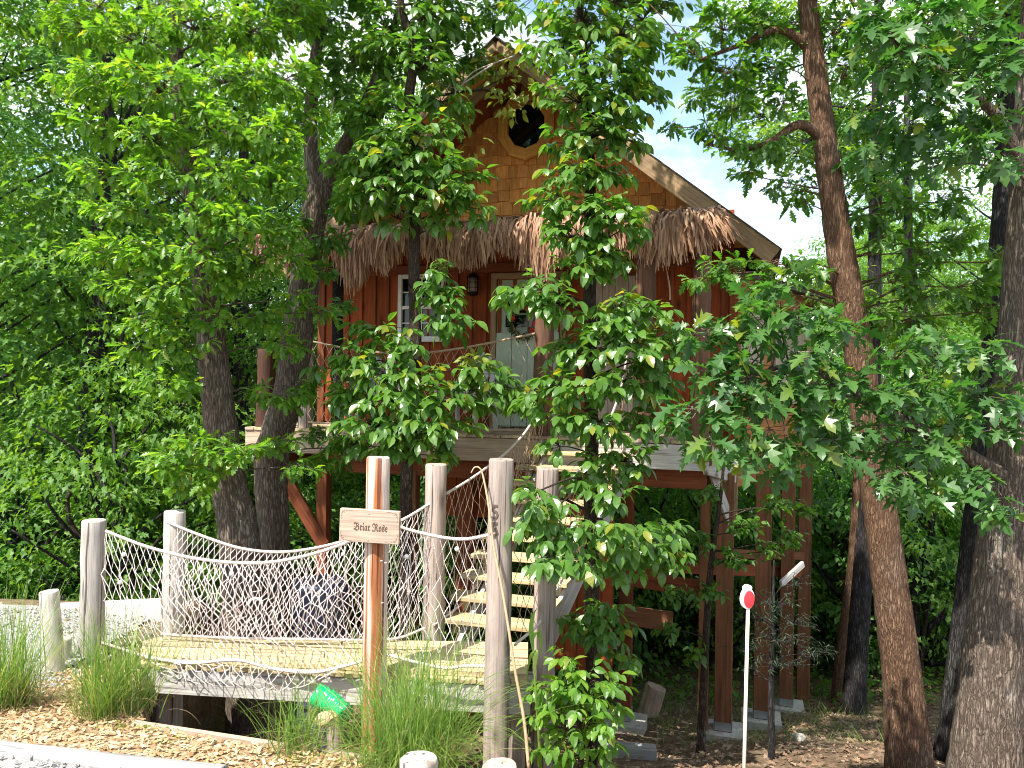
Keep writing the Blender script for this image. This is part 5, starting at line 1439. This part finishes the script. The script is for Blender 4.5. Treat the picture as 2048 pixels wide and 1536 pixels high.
# ---- leaning oak second from the right
C_TR = [(1822, 1600, 7.0, 84), (1802, 1350, 7.0, 70), (1764, 1060, 7.0, 64), (1736, 870, 7.0, 60), (1716, 700, 7.0, 58), (1690, 560, 7.0, 58), (1665, 400, 7.0, 50), (1645, 250, 7.0, 46), (1620, 60, 7.0, 40), (1605, -120, 7.0, 34), (1590, -420, 7.0, 22), (1580, -800, 7, 6)]
C_L1 = [(1648, 280, 7.0, 22), (1600, 250, 6.9, 17), (1540, 285, 6.9, 13), (1480, 300, 6.9, 8), (1420, 290, 6.9, 5)]
C_L2 = [(1625, 100, 7.0, 20), (1560, 60, 6.9, 15), (1480, 90, 6.9, 10), (1400, 120, 6.9, 6)]
C_CL = [(1440, 40, 65, 40, 6.9), (1380, 100, 55, 40, 6.9), (1520, 50, 60, 40, 6.9), (1460, 120, 65, 40, 6.8), (1540, 130, 60, 40, 6.9), (1400, 190, 45, 30, 6.9), (1470, 200, 60, 34, 6.8), (1560, 200, 45, 34, 6.9), (1450, 270, 55, 28, 6.8), (1520, 290, 60, 26, 6.8), (1580, 300, 45, 24, 6.9), (1600, 60, 40, 40, 7.1), (1410, 250, 30, 20, 6.9), (1500, 350, 36, 18, 6.9), (1560, 370, 40, 20, 6.9), (1600, 400, 30, 20, 6.9),
        (1680, 60, 50, 45, 7.0), (1700, 150, 50, 45, 7.0), (1720, 240, 55, 40, 7.0), (1700, 330, 50, 32, 7.0), (1760, 380, 60, 34, 6.9), (1720, 430, 50, 30, 6.9), (1830, 420, 60, 34, 6.9), (1900, 400, 55, 36, 6.9), (1780, 470, 60, 28, 6.8), (1860, 500, 55, 34, 6.9), (1930, 480, 50, 34, 7.0), (1800, 560, 55, 30, 6.9), (1870, 590, 55, 30, 6.9), (1940, 570, 50, 32, 7.0), (1760, 620, 45, 28, 6.9),
        (1550, 525, 75, 28, 6.8), (1460, 540, 70, 30, 6.7), (1400, 555, 36, 22, 6.7), (1620, 540, 45, 26, 6.8), (1520, 580, 55, 22, 6.8), (1340, 250, 20, 14, 7.0), (1980, 620, 45, 40, 7.0), (2010, 520, 40, 40, 7.0), (1840, 640, 50, 28, 6.9)]
C_HI = [(R.uniform(0.2, 4.2), R.uniform(5.6, 8.8), z, 0.7, 0.4) for z in np.linspace(4.2, 7.4, 30)]
build_tree('leaning_oak', 'tall brown oak leaning left, bare lower trunk, second trunk from the right edge', 'tree', [C_TR, C_L1, C_L2], C_CL, 'woak', T_WOAK, L_dark, M_barkred, 0.12, 4.0, 200, C_HI, 17)

# ---- bare trunks further right, crowns mostly above the picture
def far_trunk(label, spec, mat, hi_n, seed, lm):
    top = P(*spec[-1][:3])
    hi = [(top[0] + R.normal(0, 1.1), top[1] + R.normal(0, 1.0), R.uniform(0.45 * top[2], top[2] + 0.3), 0.8, 0.5) for _ in range(hi_n)]
    build_tree('forest_tree', label, 'tree', [spec], [], 'simple', T_LOBE, lm, mat, 0.13, 0.9, 0, hi, seed)
far_trunk('thick dark grey trunk close behind the massive oak at the right edge', [(1928, 1520, 8.0, 92), (1955, 1200, 8.0, 82), (1985, 900, 8.0, 76), (2000, 700, 8.0, 68), (2012, 500, 8.0, 60), (2022, 200, 8.0, 50), (2030, -250, 8.0, 30), (2035, -600, 8, 8)], M_barkdark, 22, 23, L_dark)
far_trunk('black charred-looking trunk with pale foot on the sunny clearing', [(1703, 1475, 11.6, 48), (1712, 1330, 11.6, 40), (1727, 1120, 11.6, 36), (1740, 940, 11.6, 32), (1746, 700, 11.6, 28), (1752, 300, 11.6, 22), (1756, -100, 11.6, 10)], M_barkdark, 16, 24, L_bg)
far_trunk('straight thin dark trunk right of the leaning oak', [(1826, 1400, 13.5, 26), (1823, 1100, 13.5, 24), (1820, 800, 13.5, 22), (1815, 400, 13.5, 16), (1812, 0, 13.5, 7)], M_barkdark, 14, 25, L_bg2)
far_trunk('thin reddish trunk left of the black charred-looking trunk', [(1672, 1440, 12.4, 26), (1690, 1260, 12.4, 22), (1705, 1120, 12.4, 18), (1716, 900, 12.4, 13), (1722, 600, 12.4, 6)], M_barkred, 10, 26, L_bg)

# ---- leafy shrub at the foot of the sapling
Q_CL = [(1130, 1345, 50, 26, 5.9), (1180, 1365, 50, 28, 5.9), (1100, 1380, 36, 24, 5.85), (1150, 1400, 60, 28, 5.8), (1210, 1400, 36, 26, 6.0), (1110, 1430, 40, 24, 5.8), (1180, 1440, 55, 28, 5.8), (1140, 1475, 55, 26, 5.8), (1200, 1490, 40, 22, 5.9), (1100, 1490, 34, 20, 5.8), (1160, 1520, 55, 20, 5.8), (1140, 1310, 30, 16, 6.0), (1230, 1370, 24, 20, 6.1)]
build_tree('broadleaf_shrub', 'sunlit yellow-green broadleaf shrub at the foot of the sapling', 'shrub', [[(1165, 1590, 5.95, 14), (1160, 1480, 5.9, 11), (1155, 1400, 5.9, 9), (1152, 1330, 5.95, 4)]], Q_CL, 'hick', T_OVAT2, L_oak, M_barksap, 0.095, 2.6, 300, (), 19)

# ---- sapling under the house, cedar, understory
U_CL = [(1420, 985, 45, 24, 8.4), (1490, 1050, 50, 30, 8.4), (1560, 1010, 50, 28, 8.5), (1590, 1080, 40, 28, 8.5), (1400, 1080, 46, 28, 8.3), (1470, 1110, 50, 26, 8.3), (1360, 1190, 45, 24, 8.3), (1330, 1260, 36, 24, 8.3), (1420, 1180, 45, 26, 8.3), (1380, 1300, 40, 24, 8.4), (1540, 1100, 40, 22, 8.5), (1620, 1020, 30, 24, 8.6)]
build_tree('understory_sapling', 'dark-leaved sapling growing among the stilts under the house', 'tree', [[(1398, 1560, 8.4, 18), (1408, 1350, 8.4, 15), (1420, 1150, 8.4, 12), (1440, 1000, 8.4, 8), (1450, 900, 8.4, 4)]], U_CL, 'simple', T_OVAT, L_dark, M_barksap, 0.10, 2.0, 120, (), 29)
Z_CL = [(1560, 1200, 70, 24, 7.9), (1510, 1230, 60, 24, 7.9), (1600, 1240, 60, 24, 7.9), (1550, 1270, 85, 28, 7.8), (1480, 1290, 55, 22, 7.9), (1620, 1300, 60, 22, 7.9), (1560, 1320, 75, 22, 7.8), (1500, 1330, 40, 18, 7.9), (1600, 1160, 40, 18, 8.0), (1660, 1300, 36, 16, 8.0)]
T_NEED = [leaf_tmpl([(0, 0), (.3, .10), (1, 0)], .2, .1), leaf_tmpl([(0, 0), (.3, .08), (1, 0)], .1, .4)]
build_tree('young_cedar', 'dim feathery young cedar behind the reflector marker', 'tree', [[(1544, 1570, 7.8, 15), (1542, 1400, 7.8, 12), (1545, 1250, 7.8, 8), (1548, 1120, 7.8, 3)]], Z_CL, 'simple', T_NEED, L_cedar, M_barkdark, 0.065, 1.2, 0, (), 31)

# ---- vine with yellow leaves over the gable
vt = thing('vine', 'yellow-leaved vine draped on a bare branch across the gable window', 'vine', P(1000, 190, 8.6))
vs = curve_pts([P(828, 198, 8.2), P(880, 190, 8.4), P(960, 180, 8.7), (P(1010, 190, 8.8)), P(1060, 203, 8.8), P(1140, 188, 8.5), P(1172, 150, 7.6)], 50)
bark_tube('stem', vs, np.linspace(0.017, 0.008, len(vs)), M_barksap, vt, 8, 0.08, 3)
vs2 = curve_pts([P(962, 176, 8.7), P(1000, 160, 8.8), P(1040, 130, 8.9), P(1050, 95, 9.0)], 20)
bark_tube('stem', vs2, np.linspace(0.009, 0.004, len(vs2)), M_barksap, vt, 6, 0.08, 4)
rgv = np.random.default_rng(41)
vp, vd = [], []
for (px, py, rx, ry, d, n) in ((1000, 165, 34, 26, 8.7, 26), (1085, 185, 50, 18, 8.6, 50), (1040, 120, 40, 28, 8.9, 36), (980, 130, 34, 28, 8.8, 26), (1130, 180, 30, 20, 8.4, 30), (1010, 205, 30, 16, 8.7, 24), (1050, 95, 40, 16, 9.0, 30), (1030, 225, 26, 12, 8.7, 14), (925, 225, 30, 36, 8.5, 22), (950, 290, 26, 30, 8.4, 12)):
    q = unit(rgv.normal(0, 1, (n, 3))) * rgv.uniform(0.2, 1, (n, 1)) ** 0.5
    vp.append(P(px, py, d) + q * np.array([rx / F * d, 0.15, ry / F * d])); vd.append(unit(q + [0, -0.2, -0.5]))
vp, vd = np.concatenate(vp), np.concatenate(vd)
vn = UP[None] * 0.6 + np.array([[-0.2, -0.6, 0]]) + rgv.normal(0, 0.45, vp.shape); vsz = rgv.uniform(0.06, 0.12, len(vp))
leaf_objects(vt, T_OVAT, L_vine, vp[:270], vd[:270], vn[:270], vsz[:270])
def dead_twig(label, specs):
    t = thing('dead_branch', label, 'branch', P(*specs[0][0]))
    for sp in specs:
        pts = curve_pts([P(*q) for q in sp], 6 * len(sp))
        bark_tube('twig', pts, np.linspace(0.010, 0.003, len(pts)), M_twig, t, 6, 0.1, len(sp))
dead_twig('pale dead branch forking left of the gable vine', [[(1030, 112, 8.5), (985, 128, 8.45), (945, 145, 8.4), (915, 175, 8.4), (880, 168, 8.4)], [(985, 130, 8.45), (950, 152, 8.4), (912, 182, 8.4), (914, 220, 8.4), (905, 262, 8.4), (898, 290, 8.4)], [(912, 182, 8.4), (900, 150, 8.4), (880, 135, 8.4)], [(900, 168, 8.4), (888, 190, 8.4)]])
dead_twig('pale crooked dead branch hanging in front of the oak fork', [[(668, 195, 8.3), (660, 240, 8.3), (640, 262, 8.3), (628, 285, 8.3)], [(650, 252, 8.3), (625, 268, 8.3), (610, 300, 8.3)], [(640, 262, 8.3), (620, 232, 8.3)], [(612, 295, 8.3), (612, 325, 8.3), (592, 350, 8.3)]])

# ---- dry cane and blade-leaved stalk by the numbered post
cn = curve_pts([P(942, 946, 5.86), P(949, 935, 5.86), P(959, 936, 5.86), P(966, 952, 5.86), P(977, 1010, 5.84), P(987, 1090, 5.82), P(1008, 1200, 5.78), P(1030, 1340, 5.74), P(1048, 1440, 5.7), P(1058, 1540, 5.65)], 70)
g = Geo(); g.tube(cn, np.linspace(0.004, 0.013, len(cn)), 7)
tag(link('dry_cane', g.mesh('dry_cane', True), mat=M_cane), 'long dry cane with hooked tip leaning on the numbered post', 'cane')
st = thing('blade_leaf_stalk', 'pale green stalk with drooping strap leaves between the two right posts', 'plant', P(1080, 1540, 5.75))
sk = curve_pts([P(1082, 1545, 5.75), P(1074, 1420, 5.76), P(1068, 1330, 5.78), P(1066, 1260, 5.8)], 20)
g = Geo(); g.tube(sk, np.linspace(0.012, 0.005, len(sk)), 7); link('stem', g.mesh('stem', True), st, None, L_grass)
for pts_ in ([(1068, 1345), (1072, 1305), (1062, 1310), (1050, 1365)], [(1074, 1420), (1078, 1385), (1084, 1405), (1087, 1445)], [(1078, 1480), (1088, 1470), (1098, 1490), (1107, 1512)], [(1066, 1300), (1062, 1260), (1066, 1230), (1075, 1215)], [(1072, 1460), (1060, 1440), (1048, 1452), (1040, 1480)], [(1066, 1280), (1074, 1262), (1080, 1275), (1084, 1310)]):
    c = curve_pts([P(a, b, 5.74 + 0.02 * i) for i, (a, b) in enumerate(pts_)], 16)
    w = 0.022 * np.sin(np.linspace(0.35, 3.05, len(c)))
    g = Geo(); off = np.array([0.8, 0.45, 0.25])[None] * w[:, None]
    V = np.stack([c - off, c + [0, 0, -0.006], c + off], 1).reshape(-1, 3)
    Q = [[i * 3 + k, i * 3 + k + 1, i * 3 + k + 4, i * 3 + k + 3] for i in range(len(c) - 1) for k in (0, 1)]
    link('strap_leaf', g.add(V, Q=Q).mesh('strap_leaf', True), st, None, L_grass)

# ---- ornamental grass clumps
def grass_clump(label, base, n, L, spread, seed, lean=(0, 0), dry=60, el0=48, droop_=0.62):
    rg = np.random.default_rng(seed)
    base = np.array(base, float)
    root = thing('grass_clump', label, 'grass', base)
    def blades(n, l0, l1, w0, w1, up0, up1, droop):
        az = rg.uniform(0, 2 * math.pi, n); el = np.radians(rg.uniform(up0, up1, n)); ln = rg.uniform(l0, l1, n) * L
        p = base + np.stack([rg.normal(0, 0.05, n) * spread, rg.normal(0, 0.05, n) * spread, 0 * az], 1)
        h = np.stack([np.cos(az) + lean[0], np.sin(az) + lean[1], 0 * az], 1)
        d = unit(h * np.cos(el)[:, None] + UP * np.sin(el)[:, None])
        K = 8; rows = []; w = rg.uniform(w0, w1, n)
        sd = unit(np.cross(d, UP)) ; q = p
        dr = rg.uniform(0.6, 1.4, n) * droop
        for k in range(K + 1):
            ww = w * (1 - (k / K) ** 2.2) + 0.0003
            rows.append(np.stack([q - sd * ww[:, None], q + sd * ww[:, None]], 1))
            q = q + d * (ln / K)[:, None]
            d = unit(d + np.array([0, 0, -1.0])[None] * (dr * (k + 1) / K)[:, None] * 0.33 + rg.normal(0, 0.02, (n, 3)))
        V = np.stack(rows, 1)
        Q = np.array([[k * 2, k * 2 + 1, k * 2 + 3, k * 2 + 2] for k in range(K)])[None] + (np.arange(n) * 2 * (K + 1))[:, None, None]
        g = Geo(); g.add(V.reshape(-1, 3), Q=Q.reshape(-1, 4)); return g
    tag(link('blades', blades(n, 0.55, 1.15, 0.0013, 0.003, el0, 89, droop_).mesh('blades'), root, None, L_grass), kind='stuff')
    tag(link('dry_blades', blades(dry, 0.25, 0.6, 0.0012, 0.0028, 20, 80, 1.0).mesh('dry_blades'), root, None, L_dry), kind='stuff')
    return root
def gpt(px, py): return ground_hit(px, py)
grass_clump('large arching green grass clump under the sign post', P(818, 1530, 4.12), 760, 0.80, 2.4, 51, dry=90, el0=30, droop_=1.05)
grass_clump('bright grass clump in the mulch in front of the walkway skirt net', gpt(500, 1478), 430, 0.66, 1.3, 52, dry=120, el0=36, droop_=0.95)
grass_clump('upright grass clump at the foot of the corner rope post', gpt(205, 1440), 360, 0.70, 1.6, 53, dry=160)
grass_clump('tall dark-based grass clump at the left edge beside the stub post', gpt(12, 1420), 430, 0.84, 1.7, 54, lean=(0.25, 0), dry=220)
grass_clump('leafy grass tuft behind the corner rope post', gpt(262, 1425), 200, 0.66, 1.3, 55, lean=(0.25, 0.0), dry=80)
grass_clump('sparse grass tuft at the broken edge of the mulch bed near the green tube', P(600, 1500, 4.35), 160, 0.42, 1.5, 56, dry=90)
for q, (px, py) in enumerate(((232, 1462), (300, 1470), (595, 1532), (330, 1490))):
    c = gpt(px, py); rg = np.random.default_rng(60 + q); n = 46
    pos = c + np.stack([rg.normal(0, 0.05, n), rg.normal(0, 0.04, n), rg.uniform(0, 0.05, n)], 1)
    g = Geo(); scatter_mesh(g, *T_DIAM[0], pos, rand_dirs(n, 0.4), UP[None] + rg.normal(0, 0.4, (n, 3)), rg.uniform(0.015, 0.035, n))
    tag(link('weed_seedling', g.mesh('weed_seedling'), mat=L_vine), 'tiny yellow-green weed seedlings in the mulch', 'weed', 'weed seedlings in the mulch')

# ---- reflector marker
rc = P(1495, 1197, 3.75)
rm = thing('reflector_marker', 'round red reflector on a thin cream rod', 'marker', (rc[0], rc[1], tz(rc[0], rc[1])))
g = Geo(); g.tube([P(1496, 1216, 3.75), [rc[0] - 0.012, rc[1], float(tz(rc[0], rc[1])) - 0.25]], [0.0085, 0.0085], 10); link('rod', g.mesh('rod', True), rm, None, M_rod)
RM = Matrix.Translation(Vector(rc)) @ Matrix.Rotation(math.radians(20), 4, 'Z') @ Matrix.Rotation(math.radians(90), 4, 'X')
g = Geo(); a = np.linspace(0, 2 * math.pi, 28, endpoint=False)
def disc(rx, rz, z0, z1, oy=0):
    V = [[rx * math.cos(t), oy + rz * math.sin(t), z0] for t in a] + [[rx * math.cos(t), oy + rz * math.sin(t), z1] for t in a] + [[0, oy, z1 + 0.004], [0, oy, z0]]
    n = 28
    return np.array(V), [[n + i, n + (i + 1) % n, 2 * n] for i in range(n)] + [[(i + 1) % n, i, 2 * n + 1] for i in range(n)], [[i, (i + 1) % n, n + (i + 1) % n, n + i] for i in range(n)]
V, T, Q = disc(0.036, 0.050, -0.012, 0.006); g.add(V, T=T, Q=Q)
V, T, Q = disc(0.022, 0.016, -0.012, 0.006, 0.05); g.add(V, T=T, Q=Q)
link('reflector_housing', g.mesh('reflector_housing', False), rm, RM, M_plastic)
g = Geo(); V, T, Q = disc(0.029, 0.041, 0.0, 0.012); g.add(V, T=T, Q=Q)
link('reflector_lens', g.mesh('reflector_lens', False), rm, RM @ Matrix.Translation((0.002, -0.002, 0.001)), M_reflect)

# ---- fallen timber, stump and litter right of the stair
a = ground_hit(1200, 1512); b = ground_hit(1312, 1520)
a[2] += 0.06; b[2] += 0.06
tag(timber('landscape_timber', a, b, 0.15, 0.13, M_greytimber), 'short squared landscape timber lying right of the shrub', 'timber')
c = ground_hit(1300, 1432)
tag(log_obj('tree_stump', c + [-0.05, 0, -0.05], c + [0.08, 0, 0.42], 0.14, M_fascia, jit=0.08, seed=77), 'pale leaning stump among the ferns behind the stilts', 'stump')
litter('leaf_litter', 9000, (-0.4, 8.5), (4.2, 13.5), *T_LOBE[0], 0.04, 0.11, L_litter, lambda x, y: (y > edge_y(x) + 0.1), 0.012, 0.5)
litter('drive_leaves', 160, (-7, -3.6), (4.8, 8.2), *T_LOBE[1], 0.05, 0.10, L_litter, None, 0.02, 0.5)
n = 520
x = R.uniform(-6, 12, n); y = R.uniform(10.2, 20, n) + 0.25 * abs(x)
keep = ~((x > 1.2) & (x < 5.4) & (y < 11.3)); x, y = x[keep], y[keep]; n = len(x)
cc = np.stack([x, y, tz(x, y)], 1)
pos = np.repeat(cc, 22, 0) + np.stack([R.normal(0, 0.14, n * 22), R.normal(0, 0.14, n * 22), np.abs(R.normal(0.08, 0.14, n * 22))], 1)
g = Geo(); scatter_mesh(g, *T_OVAT[0], pos, rand_dirs(len(pos), 0.3), UP[None] + R.normal(0, 0.45, pos.shape), R.uniform(0.06, 0.15, len(pos)))
tag(link('undergrowth', g.mesh('undergrowth'), mat=L_bg), kind='stuff')
n = 2600
x = R.normal(3.4, 2.0, n); y = R.uniform(8.7, 13, n); pos = np.stack([x, y, tz(x, y)], 1)
BV = np.array([[0, -.012, 0], [0, .012, 0], [.5, .010, .03], [.5, -.010, .03], [1, 0, -.05]]); BT = [[0, 1, 2], [0, 2, 3], [3, 2, 4]]
dd = rand_dirs(n, 0.1); dd[:, 2] = R.uniform(0.6, 2.0, n)
g = Geo(); scatter_mesh(g, BV, BT, pos, dd, rand_dirs(n, 0.3), R.uniform(0.10, 0.28, n))
tag(link('wild_grass', g.mesh('wild_grass'), mat=L_grass), kind='stuff')

# ================================================================ the woods behind
def crown_mesh(seed, r, z0, z1, nclump, per, size, kind_t, mat):
    rg = np.random.default_rng(seed)
    q = unit(rg.normal(0, 1, (nclump, 3))) * rg.uniform(0.35, 1, (nclump, 1)) ** 0.4
    zc = (z0 + z1) / 2; hz = (z1 - z0) / 2
    taper = 1 - 0.35 * np.clip(q[:, 2], 0, 1)
    c = np.stack([q[:, 0] * r * taper, q[:, 1] * r * taper, zc + q[:, 2] * hz], 1)
    c += rg.normal(0, 0.25, c.shape)
    k = nclump * per
    rad = rg.uniform(0.35, 0.95, nclump) * (0.6 if r < 2 else 1)
    loc = rg.normal(0, 1, (k, 3)) * np.array([0.6, 0.6, 0.10])
    sl = rg.normal(0, 0.18, (nclump, 2)) - 0.22 * q[:, :2]
    rr = np.repeat(rad, per)[:, None]
    pos = np.repeat(c, per, 0) + loc * rr
    pos[:, 2] += (np.repeat(sl, per, 0) * loc[:, :2] * rr).sum(1)
    outd = unit(np.stack([loc[:, 0], loc[:, 1], 0 * rr[:, 0]], 1) + np.repeat(np.stack([q[:, 0], q[:, 1], 0 * q[:, 2]], 1), per, 0) * 0.5 + rg.normal(0, 0.35, (k, 3)) + [0, 0, -0.22])
    nn = UP[None] + 0.3 * outd + rg.normal(0, 0.36, (k, 3))
    g = leaf_geo(kind_t, pos, outd, nn, size * rg.uniform(0.6, 1.25, k), rg)
    me = g.mesh('crown'); me.materials.append(mat)
    # limbs
    lg = Geo()
    for i in rg.choice(nclump, min(nclump, 26), replace=False):
        a = np.array([0, 0, max(z0 * 0.8, c[i, 2] - 0.55 * np.hypot(c[i, 0], c[i, 1]) - 0.3)])
        pts = curve_pts([a, (a + c[i]) / 2 + rg.normal(0, 0.12, 3), c[i]], 8)
        lg.tube(pts, np.linspace(0.035, 0.01, len(pts)), 5)
    lm = lg.mesh('limbs', True); lm.materials.append(M_barkdark)
    return me, lm
def trunk_mesh(seed, h, r, mat):
    rg = np.random.default_rng(seed)
    z = np.linspace(-0.6, h, 14)
    pts = np.stack([np.cumsum(rg.normal(0, 0.06, 14)), np.cumsum(rg.normal(0, 0.06, 14)), z], 1); pts[0, :2] = pts[1, :2] = 0
    g = Geo(); g.tube(pts, np.interp(z, [-0.6, 0.3, h], [r * 1.35, r, 0.03]), 12, True, 0.05, seed)
    me = g.mesh('trunk', True); me.materials.append(mat); return me
BGV = []
for q in range(5):
    cm, lm = crown_mesh(100 + q, 2.5 + 0.25 * (q % 3), 1.6 + 0.5 * q, 12.5 + 0.7 * (q % 3), 180, 88, 0.135, T_LOBE, L_bg if q % 2 == 0 else L_bg2)
    BGV.append((cm, lm, trunk_mesh(200 + q, 12.0, 0.15 + 0.02 * q, M_barkdark)))
SHV = []
for q in range(4):
    cm, lm = crown_mesh(120 + q, 1.25 + 0.15 * q, 0.25, 2.6 + 0.4 * q, 90, 50, 0.115, T_LOBE if q % 2 else T_OVAT2[:2], L_bg if q % 2 else L_bg2)
    SHV.append((cm, lm, trunk_mesh(220 + q, 2.4, 0.035, M_barksap)))
BG = []
def bg_plant(name, noun, cat, group, var, x, y, rot, s, sz, tone=''):
    z = float(tz(x, y))
    root = thing(name, noun, cat, (x, y, z), group)
    M = Matrix.Translation((x, y, z)) @ Matrix.Rotation(rot, 4, 'Z') @ Matrix.Diagonal((s, s, sz, 1))
    for nm, me in (('crown', var[0]), ('limbs', var[1]), ('trunk', var[2])):
        o = link(nm, me, root, M)
        if nm == 'crown': tag(o, kind='stuff')
        if nm == 'limbs': tag(o, kind='stuff')
    BG.append((root, noun, tone, 1024 + F * x / y, y))
PLACES = [(-400, 'beyond the left edge'), (20, 'behind the stub post by the drive'), (140, 'behind the bleached corner post'), (230, 'between the corner post and rear grey post'), (330, 'above the rear grey post'), (420, 'behind the leaning white oak'), (520, 'behind the forked oak'), (640, 'behind the left roof slope'), (980, 'behind the gable peak'), (1240, 'beyond the stair sapling'), (1330, 'beyond the middle stilts'), (1480, 'beyond the right-hand stilts'), (1640, 'behind the black charred-looking trunk'), (1760, 'behind the leaning oak'), (1850, 'between the leaning oak and massive oak'), (1960, 'behind the massive oak'), (2060, 'beyond the right edge')]
ORD = ['nearest', 'second nearest', 'third nearest', 'fourth nearest', 'fifth nearest', 'sixth nearest', 'seventh nearest', 'eighth nearest', 'ninth nearest', 'tenth nearest'] + ['farther'] * 40
def name_background():
    bins = {}
    for r in BG:
        pl = [t for (q, t) in PLACES if r[3] >= q]
        bins.setdefault((r[1], pl[-1] if pl else PLACES[0][1]), []).append(r)
    for (noun, pl), L in bins.items():
        for k, r in enumerate(sorted(L, key=lambda q: q[4])):
            r[0]['label'] = '%s %s, %s of the %s %s' % (r[2], noun, ORD[k], 'trees' if 'tree' in noun else 'bushes', pl)
def house_zone(x, y):
    return -5.6 < x < 6.2 and y < 18.6
rgb = np.random.default_rng(77)
spots = [(-3.4, 20.5), (-1.6, 23.5), (0.4, 21.5), (-6.2, 19.5), (-0.4, 27.5), (-8.5, 17.5), (-11, 15), (-7.2, 13.6), (-13.5, 19)]
tries = 0
while len(spots) < 74 and tries < 20000:
    tries += 1
    d = 12.5 + 40 * rgb.random() ** 1.25
    x = rgb.uniform(-1, 1) * (0.74 * d + 2.5)
    if house_zone(x, d): continue
    if x > -2 and 0.09 < x / d < 0.42 and d < 60: continue          # the open patch of sky right of the gable
    if -3 < x < 12 and d < 26: continue
    if x >= 12 and d < 19: continue
    if x < -9 and d > 30: continue
    if all((x - a) ** 2 + (d - b) ** 2 > (2.1 + 0.028 * d) ** 2 for a, b in spots): spots.append((x, d))
for (x, d) in spots:
    if abs(x / d) > 0.80: continue
    q = int(rgb.integers(5))
    bg_plant('woodland_tree', 'woodland tree', 'tree', 'trees of the woods round the treehouse', BGV[q], x, d, rgb.uniform(0, 6.28), rgb.uniform(0.9, 1.2), rgb.uniform(0.95, 1.3) if x < 3 else rgb.uniform(0.85, 1.2), 'blue-green' if q % 2 else 'mid-green')
for (x, d) in ((5.0, 22.0), (6.6, 26.5), (4.6, 29.0), (8.0, 21.0), (9.5, 33.0), (3.6, 25), (9.0, 26), (12, 34)):
    bg_plant('small_tree', 'low tree', 'tree', 'small trees under the sky gap', BGV[rgb.integers(5)], x, d, rgb.uniform(0, 6.28), 0.8, rgb.uniform(0.60, 0.66) + 0.008 * (d - 20), 'small pale')
sp2 = [(1.2, 18.5), (2.4, 17.2), (3.5, 18.4), (4.6, 17.1), (5.8, 18.2), (6.9, 17.3), (2.9, 19.8), (4.2, 19.7), (5.2, 19.9), (6.4, 19.6), (7.6, 19.0), (1.9, 14.6), (2.9, 15.4), (3.9, 14.7), (5.3, 15.2), (6.0, 14.2), (2.3, 16.2), (4.7, 16.0), (3.4, 21.4), (5.9, 21.5), (7.3, 21.2), (8.4, 20.4)]
tries = 0
while len(sp2) < 190 and tries < 30000:
    tries += 1
    d = 9.8 + 24 * rgb.random() ** 1.3
    x = rgb.uniform(-1, 1) * (0.72 * d + 1.5)
    if -4.4 < x < 0 and d < 15: continue
    if 0 <= x < 9 and d < 16.8 and x / d < 0.4: continue
    if x > 2 and d < 13.2: continue
    if x < -4.4 and d < 10.8: continue
    if all((x - a) ** 2 + (d - b) ** 2 > 1.25 ** 2 for a, b in sp2): sp2.append((x, d))
for (x, d) in sp2:
    if abs(x / d) > 0.78: continue
    q = int(rgb.integers(4))
    bg_plant('understory_bush', 'understory bush', 'bush', 'bushes of the woods round the treehouse', SHV[q], x, d, rgb.uniform(0, 6.28), rgb.uniform(0.8, 1.3), rgb.uniform(0.8, 1.5) * (1.35 if x > 0 else 1), 'mid-green' if q % 2 else 'blue-green')
name_background()
